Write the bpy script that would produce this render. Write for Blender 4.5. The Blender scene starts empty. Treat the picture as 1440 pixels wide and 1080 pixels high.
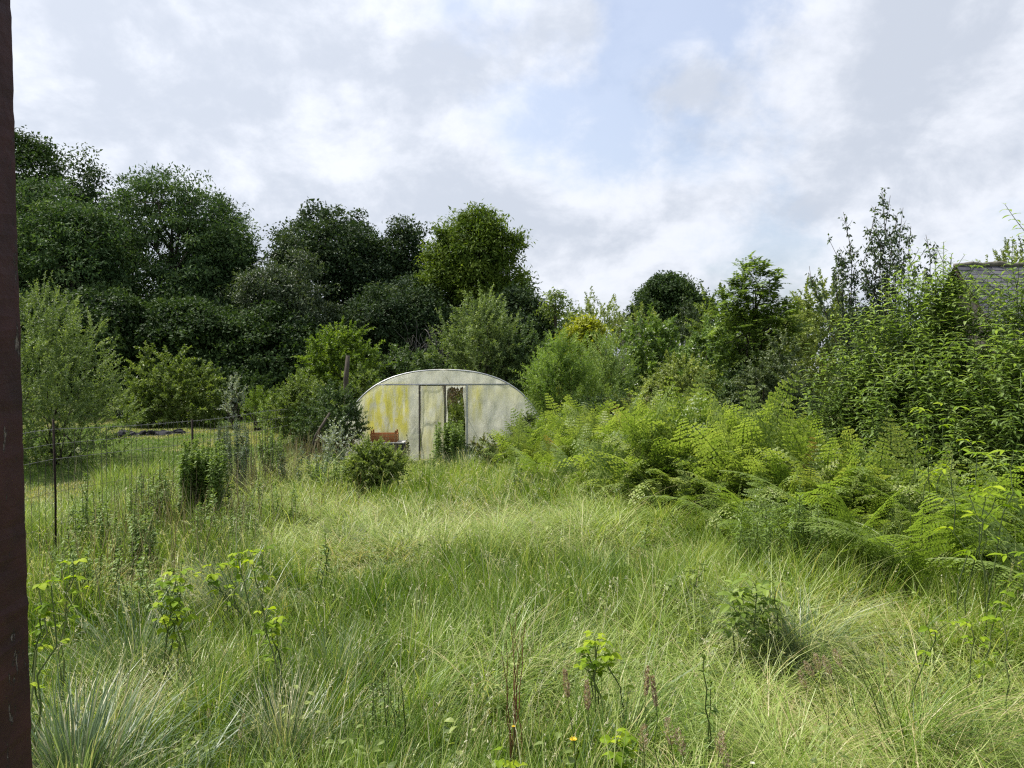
import bpy, math, random, zlib
import numpy as np

R = math.radians
sc = bpy.context.scene
C = sc.collection

# ------------------------------------------------------------------ camera
W0, H0 = 1440, 1080                     # pixel frame the layout was measured in
FOV = R(68.0)
F = (W0 / 2) / math.tan(FOV / 2)
CAMZ = 2.2
PITCH = R(-1.07)
cd = bpy.data.cameras.new('camera')
cam = bpy.data.objects.new('camera', cd)
C.objects.link(cam)
cd.sensor_fit = 'HORIZONTAL'
cd.sensor_width = 36.0
cd.lens = 18.0 / math.tan(FOV / 2)
cd.clip_start = 0.05
cd.clip_end = 2000.0
cam.location = (0, 0, CAMZ)
cam.rotation_euler = (math.pi / 2 + PITCH, 0, 0)
sc.camera = cam


def ray(px, py):
    rx = (px - W0 / 2) / F
    ry = -(py - H0 / 2) / F
    return np.array([rx, math.cos(PITCH) - ry * math.sin(PITCH), math.sin(PITCH) + ry * math.cos(PITCH)])


def at(px, py, d):
    r = ray(px, py)
    p = r * (d / r[1])
    return np.array([p[0], p[1], p[2] + CAMZ])


# ------------------------------------------------------------------ light, sky, exposure
SUN_AZ = R(-66.0)                       # from +Y, negative = to the left
SUN_EL = R(60.0)
sd = bpy.data.lights.new('sun', 'SUN')
so = bpy.data.objects.new('sun', sd)
C.objects.link(so)
sd.energy = 4.2
sd.angle = R(0.9)
sd.color = (1.0, 0.955, 0.88)
so.rotation_euler = (math.pi / 2 - SUN_EL, 0, math.pi - SUN_AZ)
so.location = (-20, 10, 30)

sc.view_settings.view_transform = 'Standard'
sc.view_settings.look = 'None'
sc.view_settings.gamma = 1.0
sc.view_settings.exposure = 0.80
sc.view_settings.use_curve_mapping = False

sc.render.engine = 'CYCLES'
sc.cycles.max_bounces = 7
sc.cycles.diffuse_bounces = 3
sc.cycles.glossy_bounces = 2
sc.cycles.transmission_bounces = 4
sc.cycles.transparent_max_bounces = 8
sc.cycles.caustics_reflective = False
sc.cycles.caustics_refractive = False
sc.cycles.sample_clamp_indirect = 4.0
sc.cycles.use_denoising = False
sc.cycles.pixel_filter_type = 'BLACKMAN_HARRIS'
sc.cycles.filter_width = 1.25

world = bpy.data.worlds.new('World')
sc.world = world
world.use_nodes = True


class NT:
    """small helper for writing node trees"""
    def __init__(self, tree):
        self.t = tree
        self.n = tree.nodes
        self.n.clear()

    def new(self, typ, **kw):
        nd = self.n.new(typ)
        for k, v in kw.items():
            if k == 'inp':
                for i, val in v.items():
                    s = nd.inputs[i]
                    if isinstance(val, bpy.types.NodeSocket):
                        self.t.links.new(val, s)
                    else:
                        s.default_value = val
            else:
                setattr(nd, k, v)
        return nd

    def math(self, op, a, b=0.0, clamp=False):
        return self.new('ShaderNodeMath', operation=op, use_clamp=clamp, inp={0: a, 1: b}).outputs[0]

    def vmath(self, op, a, b=(0, 0, 0)):
        nd = self.new('ShaderNodeVectorMath', operation=op, inp={0: a, 1: b})
        return nd.outputs['Value'] if op == 'DOT_PRODUCT' else nd.outputs[0]

    def maprange(self, v, a, b, c=0.0, d=1.0, smooth=True):
        nd = self.new('ShaderNodeMapRange', interpolation_type='SMOOTHSTEP' if smooth else 'LINEAR',
                      inp={0: v, 1: a, 2: b, 3: c, 4: d})
        return nd.outputs[0]

    def noise(self, vec, scale, detail=4.0, rough=0.5, dist=0.0):
        nd = self.new('ShaderNodeTexNoise', inp={'Vector': vec, 'Scale': scale, 'Detail': detail,
                                                 'Roughness': rough, 'Distortion': dist})
        return nd.outputs['Fac']

    def ramp(self, fac, stops):
        nd = self.new('ShaderNodeValToRGB', inp={0: fac})
        els = nd.color_ramp.elements
        while len(els) < len(stops):
            els.new(0.5)
        for e, (p, c) in zip(els, stops):
            e.position = p
            e.color = (c[0], c[1], c[2], 1.0)
        return nd.outputs[0]

    def mix(self, fac, a, b, blend='MIX'):
        nd = self.new('ShaderNodeMix', data_type='RGBA', blend_type=blend)
        for i, val in ((0, fac), (6, a), (7, b)):
            s = nd.inputs[i]
            if isinstance(val, bpy.types.NodeSocket):
                self.t.links.new(val, s)
            elif i:
                s.default_value = (val[0], val[1], val[2], 1.0)
            else:
                s.default_value = val
        return nd.outputs[2]


def build_sky():
    t = NT(world.node_tree)
    gen = t.new('ShaderNodeTexCoord').outputs['Generated']
    d = t.vmath('NORMALIZE', gen)
    sep = t.new('ShaderNodeSeparateXYZ', inp={0: d})
    z = t.math('MAXIMUM', sep.outputs[2], 0.0)
    zz = t.math('ADD', z, 0.60)
    px = t.math('DIVIDE', sep.outputs[0], zz)
    py = t.math('DIVIDE', sep.outputs[1], zz)
    p = t.new('ShaderNodeCombineXYZ', inp={0: px, 1: py, 2: 3.7}).outputs[0]
    n1 = t.noise(p, 3.0, 12.0, 0.62, 0.15)
    n2 = t.noise(p, 11.0, 9.0, 0.6, 0.25)
    dens = t.math('ADD', t.math('MULTIPLY', n1, 0.62), t.math('MULTIPLY', n2, 0.54))
    # the banks of cloud and the blue gap, each a soft patch of the sky dome: (pixel, pixel, radius in degrees, weight)
    for (bx, by, rad, w) in ((120, 60, 30, .26), (420, 190, 17, .22), (620, 30, 9, .10), (790, 40, 8, .14), (1290, 110, 15, .30),
                             (930, 240, 9, .06), (700, 400, 20, .14), (1440, 330, 15, .16), (250, 330, 22, .2),
                             (680, 110, 8, -.14), (1010, 70, 10, -.15), (860, 180, 8, -.13), (1130, 240, 7, -.10), (1400, 250, 6, -.18), (600, 90, 7, -.10), (780, 90, 10, -.06),
                             (560, 0, 7, -.04), (945, 100, 4, .22), (800, 60, 4, .12), (1000, 210, 6, .10)):
        v = ray(bx, by)
        v = v / np.linalg.norm(v)
        dt = t.vmath('DOT_PRODUCT', d, (float(v[0]), float(v[1]), float(v[2])))
        dens = t.math('ADD', dens, t.maprange(dt, math.cos(R(rad)), 1.0, 0.0, w))
    fac = t.maprange(dens, 0.46, 0.74, 0.33, 0.95)
    # thick parts turn a little grey underneath
    n3 = t.noise(p, 6.0, 10.0, 0.6, 0.15)
    grey = t.maprange(t.math('ADD', n3, t.math('MULTIPLY', dens, 0.2)), 0.52, 0.80)
    ccol = t.mix(grey, (0.71, 0.735, 0.795), (0.49, 0.53, 0.605))
    sun_dir = (math.sin(SUN_AZ) * math.cos(SUN_EL), math.cos(SUN_AZ) * math.cos(SUN_EL), math.sin(SUN_EL))
    glow = t.maprange(t.vmath('DOT_PRODUCT', d, sun_dir), 0.2, 1.0, 0.76, 0.90)
    sky = t.new('ShaderNodeTexSky', sky_type='NISHITA')
    sky.sun_disc = False
    sky.sun_elevation = SUN_EL
    sky.sun_rotation = SUN_AZ
    sky.air_density = 1.0
    sky.dust_density = 4.0
    sky.ozone_density = 1.6
    b1 = t.new('ShaderNodeBackground', inp={0: sky.outputs[0], 1: 0.12})
    b2 = t.new('ShaderNodeBackground', inp={0: ccol, 1: glow})
    mx = t.new('ShaderNodeMixShader', inp={0: fac, 1: b1.outputs[0], 2: b2.outputs[0]})
    t.new('ShaderNodeOutputWorld', inp={0: mx.outputs[0]})


build_sky()


# ------------------------------------------------------------------ helpers
def rng_of(key):
    return np.random.default_rng(zlib.crc32(key.encode()))


def unit(a):
    return a / np.maximum(np.linalg.norm(a, axis=-1, keepdims=True), 1e-9)


def rand_dirs(rng, n):
    return unit(rng.normal(size=(n, 3)))


def vnoise(x, y, seed=0):
    """smooth value noise on the plane, 0..1"""
    x = np.asarray(x, float)
    y = np.asarray(y, float)
    xi = np.floor(x).astype(np.int64)
    yi = np.floor(y).astype(np.int64)
    fx = x - xi
    fy = y - yi
    fx = fx * fx * (3 - 2 * fx)
    fy = fy * fy * (3 - 2 * fy)

    def h(a, b):
        n = (a * 374761393 + b * 668265263 + seed * 974634777) & 0x7fffffff
        n = ((n ^ (n >> 13)) * 1274126177) & 0x7fffffff
        n = n ^ (n >> 16)
        return (n & 0xffff) / 65535.0
    return ((h(xi, yi) * (1 - fx) + h(xi + 1, yi) * fx) * (1 - fy) +
            (h(xi, yi + 1) * (1 - fx) + h(xi + 1, yi + 1) * fx) * fy)


def sstep(a, b, x):
    t = np.clip((np.asarray(x, float) - a) / (b - a), 0, 1)
    return t * t * (3 - 2 * t)


def G(x, y):
    """ground height"""
    x = np.asarray(x, float)
    y = np.asarray(y, float)
    g = 0.5 * (1 - sstep(0.0, 5.5, y))
    g = g + 0.16 * (vnoise(x * .45, y * .45, 5) - .5) * sstep(1, 5, y) + 0.10 * (vnoise(x * 1.3, y * 1.3, 6) - .5)
    return g


class MB:
    """collects vertices, triangles and a per-vertex tint into ONE mesh"""
    def __init__(self):
        self.v, self.f, self.t, self.n = [], [], [], 0

    def add(self, V, T, tint=0.5):
        V = np.asarray(V, np.float32).reshape(-1, 3)
        T = np.asarray(T, np.int32).reshape(-1, 3)
        self.v.append(V)
        self.f.append(T + self.n)
        t = np.empty(len(V), np.float32)
        t[:] = tint
        self.t.append(t)
        self.n += len(V)

    def mesh(self, name, smooth=False):
        V = np.concatenate(self.v)
        T = np.concatenate(self.f)
        me = bpy.data.meshes.new(name)
        me.vertices.add(len(V))
        me.vertices.foreach_set('co', V.ravel())
        me.loops.add(T.size)
        me.loops.foreach_set('vertex_index', T.ravel())
        me.polygons.add(len(T))
        me.polygons.foreach_set('loop_start', np.arange(0, T.size, 3, dtype=np.int32))
        if smooth:
            me.polygons.foreach_set('use_smooth', np.ones(len(T), dtype=bool))
        else:
            me.polygons.foreach_set('use_smooth', np.zeros(len(T), dtype=bool))
        me.update(calc_edges=True)
        a = me.attributes.new('tint', 'FLOAT', 'POINT')
        a.data.foreach_set('value', np.concatenate(self.t))
        return me

    def build(self, name, mat, parent=None, loc=None, smooth=False):
        me = self.mesh(name, smooth)
        o = bpy.data.objects.new(name, me)
        me.materials.append(mat)
        C.objects.link(o)
        if parent is not None:
            o.parent = parent
        if loc is not None:
            o.location = loc
        return o

    def box(self, c, s, tint=0.5, M=None):
        """axis box centred at c with full size s, or turned by the 3x3 M"""
        c = np.asarray(c, float)
        q = np.array([[i, j, k] for i in (-.5, .5) for j in (-.5, .5) for k in (-.5, .5)]) * np.asarray(s, float)
        if M is not None:
            q = q @ np.asarray(M, float).T
        T = [(0, 1, 3), (0, 3, 2), (4, 6, 7), (4, 7, 5), (0, 4, 5), (0, 5, 1), (2, 3, 7), (2, 7, 6), (0, 2, 6), (0, 6, 4), (1, 5, 7), (1, 7, 3)]
        self.add(q + c, T, tint)

    def tube(self, pts, rad, sides=5, tint=0.5, cap=True):
        P = np.asarray(pts, float)
        n = len(P)
        r = np.broadcast_to(np.asarray(rad, float), (n,))
        D = np.gradient(P, axis=0)
        D = unit(D)
        ref = np.array([0.0, 0.0, 1.0]) if abs(D[0][2]) < .9 else np.array([1.0, 0, 0])
        A = unit(np.cross(D, ref))
        B = np.cross(D, A)
        an = np.arange(sides) * 2 * np.pi / sides
        V = P[:, None, :] + r[:, None, None] * (A[:, None, :] * np.cos(an)[None, :, None] + B[:, None, :] * np.sin(an)[None, :, None])
        V = V.reshape(-1, 3)
        i = np.arange(n - 1)[:, None] * sides
        j = np.arange(sides)[None, :]
        a = (i + j).ravel()
        b = (i + (j + 1) % sides).ravel()
        T = np.concatenate([np.stack([a, b, b + sides], 1), np.stack([a, b + sides, a + sides], 1)])
        if cap:
            m = len(V)
            V = np.concatenate([V, P[:1], P[-1:]])
            jj = np.arange(sides)
            T = np.concatenate([T, np.stack([np.full(sides, m), (jj + 1) % sides, jj], 1),
                                np.stack([np.full(sides, m + 1), (n - 1) * sides + jj, (n - 1) * sides + (jj + 1) % sides], 1)])
        self.add(V, T, tint)

    def leaves(self, P, D, N, L, W, tint, fold=0.18, droop=0.0):
        """one folded four-point leaf for each row"""
        n = len(P)
        L = np.broadcast_to(np.asarray(L, float), (n,))[:, None]
        W = np.broadcast_to(np.asarray(W, float), (n,))[:, None]
        S = unit(np.cross(D, N))
        N2 = np.cross(S, D)
        up = np.array([0, 0, 1.0])
        mid = P + D * L * .45 - up * droop * L * .12
        V = np.stack([P, mid + S * W * .5 + N2 * W * fold, P + D * L - up * droop * L * .5, mid - S * W * .5 + N2 * W * fold], 1)
        b = np.arange(n)[:, None] * 4
        T = np.concatenate([b + np.array([[0, 1, 2]]), b + np.array([[0, 2, 3]])])
        self.add(V.reshape(-1, 3), T, np.repeat(np.broadcast_to(np.asarray(tint, float), (n,)), 4))

    def lances(self, P, D, N, L, W, tint, droop=0.5, fold=0.2):
        """longer leaf in four segments that bends down along its length"""
        n = len(P)
        L = np.broadcast_to(np.asarray(L, float), (n,))[:, None]
        W = np.broadcast_to(np.asarray(W, float), (n,))[:, None]
        dr = np.broadcast_to(np.asarray(droop, float), (n,))[:, None]
        S = unit(np.cross(D, N))
        N2 = np.cross(S, D)
        up = np.array([0, 0, 1.0])
        ts = (0.0, .22, .5, .78, 1.0)
        ws = (0, .75, 1.0, .66, 0)
        cols = []
        for t, w in zip(ts, ws):
            c = P + D * L * t * (1 - .25 * dr * t) - up * L * dr * t * t * .6
            if w == 0:
                cols.append(c)
            else:
                cols += [c + S * W * w * .5 + N2 * W * w * fold, c, c - S * W * w * .5 + N2 * W * w * fold]
        V = np.stack(cols, 1)
        k = V.shape[1]
        loc = [(0, 1, 2), (0, 2, 3)]
        for r in (1, 4):
            loc += [(r, r + 3, r + 4), (r, r + 4, r + 1), (r + 1, r + 4, r + 5), (r + 1, r + 5, r + 2)]
        loc += [(7, 10, 8), (8, 10, 9)]
        loc = np.array(loc)
        T = (np.arange(n)[:, None, None] * k + loc[None]).reshape(-1, 3)
        self.add(V.reshape(-1, 3), T, np.repeat(np.broadcast_to(np.asarray(tint, float), (n,)), k))

    def blades(self, P, az, L, W, th0, th1, tint, seg=4, twist=0.0, taper=.7):
        """grass blades: each bends from angle th0 to th1 off the vertical"""
        n = len(P)
        h = np.stack([np.cos(az), np.sin(az), np.zeros(n)], 1)
        sa = az + np.pi / 2 + twist
        s = np.stack([np.cos(sa), np.sin(sa), np.zeros(n)], 1)
        up = np.array([0, 0, 1.0])
        c = P.copy()
        cols = []
        for i in range(seg + 1):
            t = i / seg
            if i:
                tm = (i - .5) / seg
                th = th0 + (th1 - th0) * tm
                c = c + (L / seg)[:, None] * (np.sin(th)[:, None] * h + np.cos(th)[:, None] * up)
            w = W * (1 - t) ** taper * (.75 + .25 * min(1, t * 4))
            if i < seg:
                cols += [c + s * w[:, None] * .5, c - s * w[:, None] * .5]
            else:
                cols.append(c)
        V = np.stack(cols, 1)
        k = V.shape[1]
        loc = []
        for i in range(seg - 1):
            a = 2 * i
            loc += [(a, a + 1, a + 3), (a, a + 3, a + 2)]
        a = 2 * (seg - 1)
        loc.append((a, a + 1, a + 2))
        T = (np.arange(n)[:, None, None] * k + np.array(loc)[None]).reshape(-1, 3)
        self.add(V.reshape(-1, 3), T, np.repeat(tint, k))
        return c


def empty(name, loc, rz=0.0):
    o = bpy.data.objects.new(name, None)
    o.empty_display_size = 0.2
    o.location = loc
    o.rotation_euler = (0, 0, rz)
    C.objects.link(o)
    return o


def tag(o, label=None, cat=None, group=None, kind=None):
    if label:
        o['label'] = label
    if cat:
        o['category'] = cat
    if group:
        o['group'] = group
    if kind:
        o['kind'] = kind
    return o


def dup(o, loc=None, rz=None, scale=None):
    """a copy of a thing with copies of its parts"""
    c = o.copy()
    C.objects.link(c)
    for ch in list(o.children):
        k = ch.copy()
        C.objects.link(k)
        k.parent = c
    if loc is not None:
        c.location = loc
    if rz is not None:
        c.rotation_euler = (0, 0, rz)
    if scale is not None:
        c.scale = (scale, scale, scale)
    return c


# ------------------------------------------------------------------ materials
def leafmat(name, stops, trans=0.38, rough=0.5, spec=0.3, warm=(1.25, 1.3, 0.55), var=0.25, vscale=0.8):
    m = bpy.data.materials.new(name)
    m.use_nodes = True
    t = NT(m.node_tree)
    a = t.new('ShaderNodeAttribute', attribute_name='tint').outputs['Fac']
    cs = [(i / (len(stops) - 1), c) for i, c in enumerate(stops)]
    oc = t.new('ShaderNodeTexCoord').outputs['Object']
    nz = t.noise(oc, vscale, 3.0, 0.6)
    fac = t.math('ADD', a, t.math('MULTIPLY', t.math('SUBTRACT', nz, 0.5), var), clamp=True)
    col = t.ramp(fac, cs)
    pb = t.new('ShaderNodeBsdfPrincipled', inp={'Base Color': col, 'Roughness': rough, 'Specular IOR Level': spec})
    tc = t.mix(1.0, col, warm, 'MULTIPLY')
    tr = t.new('ShaderNodeBsdfTranslucent', inp={'Color': tc})
    mx = t.new('ShaderNodeMixShader', inp={0: trans, 1: pb.outputs[0], 2: tr.outputs[0]})
    t.new('ShaderNodeOutputMaterial', inp={0: mx.outputs[0]})
    return m


def roughmat(name, c0, c1, scale=8.0, rough=0.8, bump=0.3, spec=0.25, stretch=(1, 1, 1), metal=0.0, stops=None, detail=6.0):
    m = bpy.data.materials.new(name)
    m.use_nodes = True
    t = NT(m.node_tree)
    oc = t.new('ShaderNodeTexCoord').outputs['Object']
    mp = t.new('ShaderNodeMapping', inp={0: oc})
    mp.inputs['Scale'].default_value = stretch
    nz = t.noise(mp.outputs[0], scale, detail, 0.65)
    a = t.new('ShaderNodeAttribute', attribute_name='tint').outputs['Fac']
    f = t.math('ADD', nz, t.math('MULTIPLY', t.math('SUBTRACT', a, 0.5), 0.6))
    col = t.ramp(f, stops or [(0.3, c0), (0.7, c1)])
    bp = t.new('ShaderNodeBump', inp={'Strength': bump, 'Distance': 0.02, 'Height': nz})
    pb = t.new('ShaderNodeBsdfPrincipled', inp={'Base Color': col, 'Roughness': rough, 'Specular IOR Level': spec,
                                                'Metallic': metal, 'Normal': bp.outputs[0]})
    t.new('ShaderNodeOutputMaterial', inp={0: pb.outputs[0]})
    return m


M = {}
M['oak'] = leafmat('oak_leaf', [(0.017, 0.035, 0.013), (0.042, 0.075, 0.022), (0.096, 0.150, 0.044)], .25, spec=.12, rough=.6)
M['ash'] = leafmat('ash_leaf', [(0.026, 0.053, 0.019), (0.062, 0.110, 0.038), (0.150, 0.216, 0.084)], .28, spec=.12, rough=.6)
M['alder'] = leafmat('alder_leaf', [(0.017, 0.034, 0.016), (0.039, 0.068, 0.026), (0.094, 0.130, 0.055)], .22, spec=.12, rough=.6)
M['grey_leaf'] = leafmat('grey_leaf', [(0.034, 0.055, 0.025), (0.069, 0.101, 0.046), (0.132, 0.167, 0.086)], .28)
M['chestnut'] = leafmat('chestnut_leaf', [(0.037, 0.073, 0.013), (0.101, 0.154, 0.022), (0.231, 0.297, 0.046)], .3, spec=.12, rough=.6)
M['willow'] = leafmat('willow_leaf', [(0.065, 0.104, 0.034), (0.156, 0.218, 0.068), (0.312, 0.377, 0.143)], .33)
M['hazel'] = leafmat('hazel_leaf', [(0.054, 0.090, 0.020), (0.148, 0.205, 0.046), (0.270, 0.325, 0.090)], .36)
M['lime'] = leafmat('lime_leaf', [(.050, .095, .012), (.135, .205, .026), (.245, .330, .055)], .4)
M['yellow'] = leafmat('yellow_leaf', [(.13, .16, .012), (.28, .31, .018), (.46, .47, .04)], .36)
M['dark_bush'] = leafmat('dark_bush_leaf', [(0.030, 0.060, 0.020), (0.080, 0.130, 0.040), (0.180, 0.240, 0.085)], .28)
M['laurel'] = leafmat('laurel_leaf', [(0.054, 0.102, 0.022), (0.146, 0.228, 0.048), (0.306, 0.408, 0.102)], .3, rough=.32, spec=.5)
M['olive'] = leafmat('olive_leaf', [(0.097, 0.137, 0.034), (0.209, 0.265, 0.066), (0.365, 0.404, 0.124)], .28)
M['broom'] = leafmat('broom_leaf', [(0.086, 0.145, 0.035), (0.208, 0.297, 0.081), (0.372, 0.461, 0.164)], .33)
M['bamboo'] = leafmat('bamboo_leaf', [(0.072, 0.132, 0.024), (0.186, 0.282, 0.058), (0.336, 0.432, 0.114)], .4)
M['robinia'] = leafmat('robinia_leaf', [(0.065, 0.114, 0.026), (0.153, 0.227, 0.049), (0.293, 0.377, 0.098)], .4)
M['buddleia'] = leafmat('buddleia_leaf', [(0.084, 0.143, 0.030), (0.216, 0.306, 0.079), (0.384, 0.461, 0.175)], .46, rough=.5)
M['bramble'] = leafmat('bramble_leaf', [(.055, .120, .012), (.19, .29, .015), (.36, .44, .025)], .42, rough=.6, spec=.12)
M['ruddy'] = leafmat('ruddy_leaf', [(0.068, 0.094, 0.030), (0.152, 0.195, 0.060), (0.263, 0.203, 0.094)], .3)
M['silver'] = leafmat('silver_leaf', [(.16, .20, .15), (.30, .34, .27), (.48, .52, .44)], .25)
M['purple'] = leafmat('purple_leaf', [(0.043, 0.071, 0.026), (0.101, 0.139, 0.055), (0.244, 0.276, 0.155)], .25)
M['fleabane'] = leafmat('fleabane_leaf', [(0.060, 0.115, 0.022), (0.145, 0.225, 0.048), (0.270, 0.350, 0.100)], .38)
M['bluegreen'] = leafmat('blue_green_leaf', [(0.045, 0.080, 0.038), (0.100, 0.150, 0.075), (0.190, 0.240, 0.140)], .33)
M['bracken'] = leafmat('bracken_leaf', [(0.068, 0.118, 0.018), (0.165, 0.236, 0.046), (0.300, 0.370, 0.105), (0.330, 0.235, 0.090)], .42, rough=.45, spec=.35, vscale=.5)
M['fern_near'] = leafmat('fern_near_leaf', [(0.080, 0.130, 0.024), (0.190, 0.270, 0.055), (0.340, 0.410, 0.130)], .50, rough=.4, spec=.45)
M['grass'] = leafmat('meadow_grass_blade', [(0.040, 0.088, 0.010), (0.122, 0.205, 0.022), (0.235, 0.320, 0.050), (0.400, 0.450, 0.170), (0.460, 0.380, 0.200)],
                     .34, rough=.42, spec=.34, var=.22, vscale=.6)
M['lawn_blade'] = leafmat('lawn_blade', [(.050, .110, .016), (.110, .190, .030), (.21, .26, .06), (.42, .36, .18)], .35)
M['tussock'] = leafmat('tussock_blade', [(0.060, 0.105, 0.050), (0.140, 0.200, 0.100), (0.290, 0.350, 0.215), (0.460, 0.420, 0.250)], .3, rough=.36, spec=.3)
M['dry'] = leafmat('dry_stem', [(.16, .10, .05), (.34, .25, .13), (.55, .46, .29)], .25)
M['fog'] = leafmat('seed_head', [(.20, .13, .09), (.36, .27, .20), (.55, .46, .36)], .3)
M['straw_head'] = leafmat('pale_seed_head', [(.30, .30, .16), (.46, .45, .28), (.62, .60, .44)], .35)
M['dock'] = leafmat('dock_stem', [(.08, .030, .016), (.15, .055, .03), (.22, .09, .05)], .1)
M['flower_yellow'] = leafmat('yellow_petal', [(.6, .42, .02), (.75, .55, .03), (.85, .68, .08)], .3)
M['flower_white'] = leafmat('white_petal', [(.55, .55, .50), (.70, .70, .66), (.80, .80, .78)], .3)
M['bark'] = roughmat('bark', (.030, .024, .018), (.085, .072, .055), 9, .9, .6, stretch=(1, 1, .25))
M['greytwig'] = roughmat('grey_twig', (.10, .092, .082), (.22, .20, .185), 6, .9, .3)
M['greenstem'] = leafmat('green_stem', [(.05, .075, .02), (.09, .125, .035), (.15, .18, .06)], .1)


def ground_mat():
    m = bpy.data.materials.new('field_soil')
    m.use_nodes = True
    t = NT(m.node_tree)
    oc = t.new('ShaderNodeTexCoord').outputs['Object']
    n1 = t.noise(oc, 0.35, 5, .6)
    n2 = t.noise(oc, 6.0, 6, .7)
    base = t.ramp(n2, [(.3, (.045, .060, .018)), (.55, (.085, .110, .030)), (.75, (.16, .15, .06))])
    hay = t.ramp(n2, [(.3, (.20, .17, .08)), (.7, (.40, .34, .18))])
    f = t.maprange(n1, .55, .66)
    bp = t.new('ShaderNodeBump', inp={'Strength': .8, 'Distance': .05, 'Height': n2})
    pb = t.new('ShaderNodeBsdfPrincipled', inp={'Base Color': t.mix(f, base, hay), 'Roughness': .95, 'Specular IOR Level': .1,
                                                'Normal': bp.outputs[0]})
    t.new('ShaderNodeOutputMaterial', inp={0: pb.outputs[0]})
    return m


M['ground'] = ground_mat()


# ------------------------------------------------------------------ the ground
def build_ground():
    mb = MB()
    xs = np.concatenate([np.linspace(-400, -30, 20)[:-1], np.linspace(-30, 30, 161), np.linspace(30, 400, 20)[1:]])
    ys = np.concatenate([np.linspace(-60, -5, 8)[:-1], np.linspace(-5, 45, 141), np.linspace(45, 700, 24)[1:]])
    X, Y = np.meshgrid(xs, ys)
    V = np.stack([X, Y, G(X, Y)], -1).reshape(-1, 3)
    nx = len(xs)
    i = (np.arange(len(ys) - 1)[:, None] * nx + np.arange(nx - 1)[None, :]).ravel()
    T = np.concatenate([np.stack([i, i + 1, i + nx + 1], 1), np.stack([i, i + nx + 1, i + nx], 1)])
    mb.add(V, T)
    tag(mb.build('ground', M['ground'], smooth=True), kind='structure')


build_ground()


# ------------------------------------------------------------------ plants: crowns
def auto_lobes(rng, rx, ry, z0, z1, k, flat=1.0):
    """overlapping ellipsoids that fill a crown of half-widths rx, ry between z0 and z1"""
    h = (z1 - z0) / 2
    zc = (z0 + z1) / 2
    L = [(0, 0, zc - .1 * h, rx * .72, ry * .72, h * .8)]
    s = rng.uniform(.34, .46)
    L.append((rng.uniform(-.2, .2) * rx, 0, z1 - h * s, rx * s, ry * s, h * s))
    for sx in (-1, 1):
        s = rng.uniform(.36, .48)
        L.append((sx * rx * (1 - s), rng.uniform(-.2, .2) * ry, zc + rng.uniform(-.45, .05) * h, rx * s, ry * s, h * s))
    for _ in range(k):
        d = rand_dirs(rng, 1)[0]
        s = rng.uniform(.28, .45)
        d[1] = -abs(d[1]) if rng.random() < .65 else d[1]
        L.append((d[0] * rx * (1 - s), d[1] * ry * (1 - s), zc + d[2] * h * (1 - s), rx * s, ry * s, h * s * .9))
    return np.array(L)


def sample_lobes(rng, lobes, n, inner=.5):
    w = (lobes[:, 3] * lobes[:, 5] + lobes[:, 4] * lobes[:, 5] + lobes[:, 3] * lobes[:, 4])
    idx = rng.choice(len(lobes), n * 2, p=w / w.sum())
    d = rand_dirs(rng, n * 2)
    rr = 1 - inner * rng.random(n * 2) ** 1.7 + (rng.random(n * 2) < .2) * rng.uniform(0, .24, n * 2)
    lb = lobes[idx]
    c = lb[:, :3] + d * lb[:, 3:] * rr[:, None]
    # drop most of what lies deep inside another lobe
    q = ((c[:, None, :] - lobes[None, :, :3]) / lobes[None, :, 3:])
    dep = np.sqrt((q ** 2).sum(-1))
    dep[np.arange(len(c)), idx] = 9
    keep = (dep.min(1) > .62) | (rng.random(len(c)) < .22)
    keep &= c[:, 2] > .05
    c, d = c[keep][:n], d[keep][:n]
    return c, d


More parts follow.
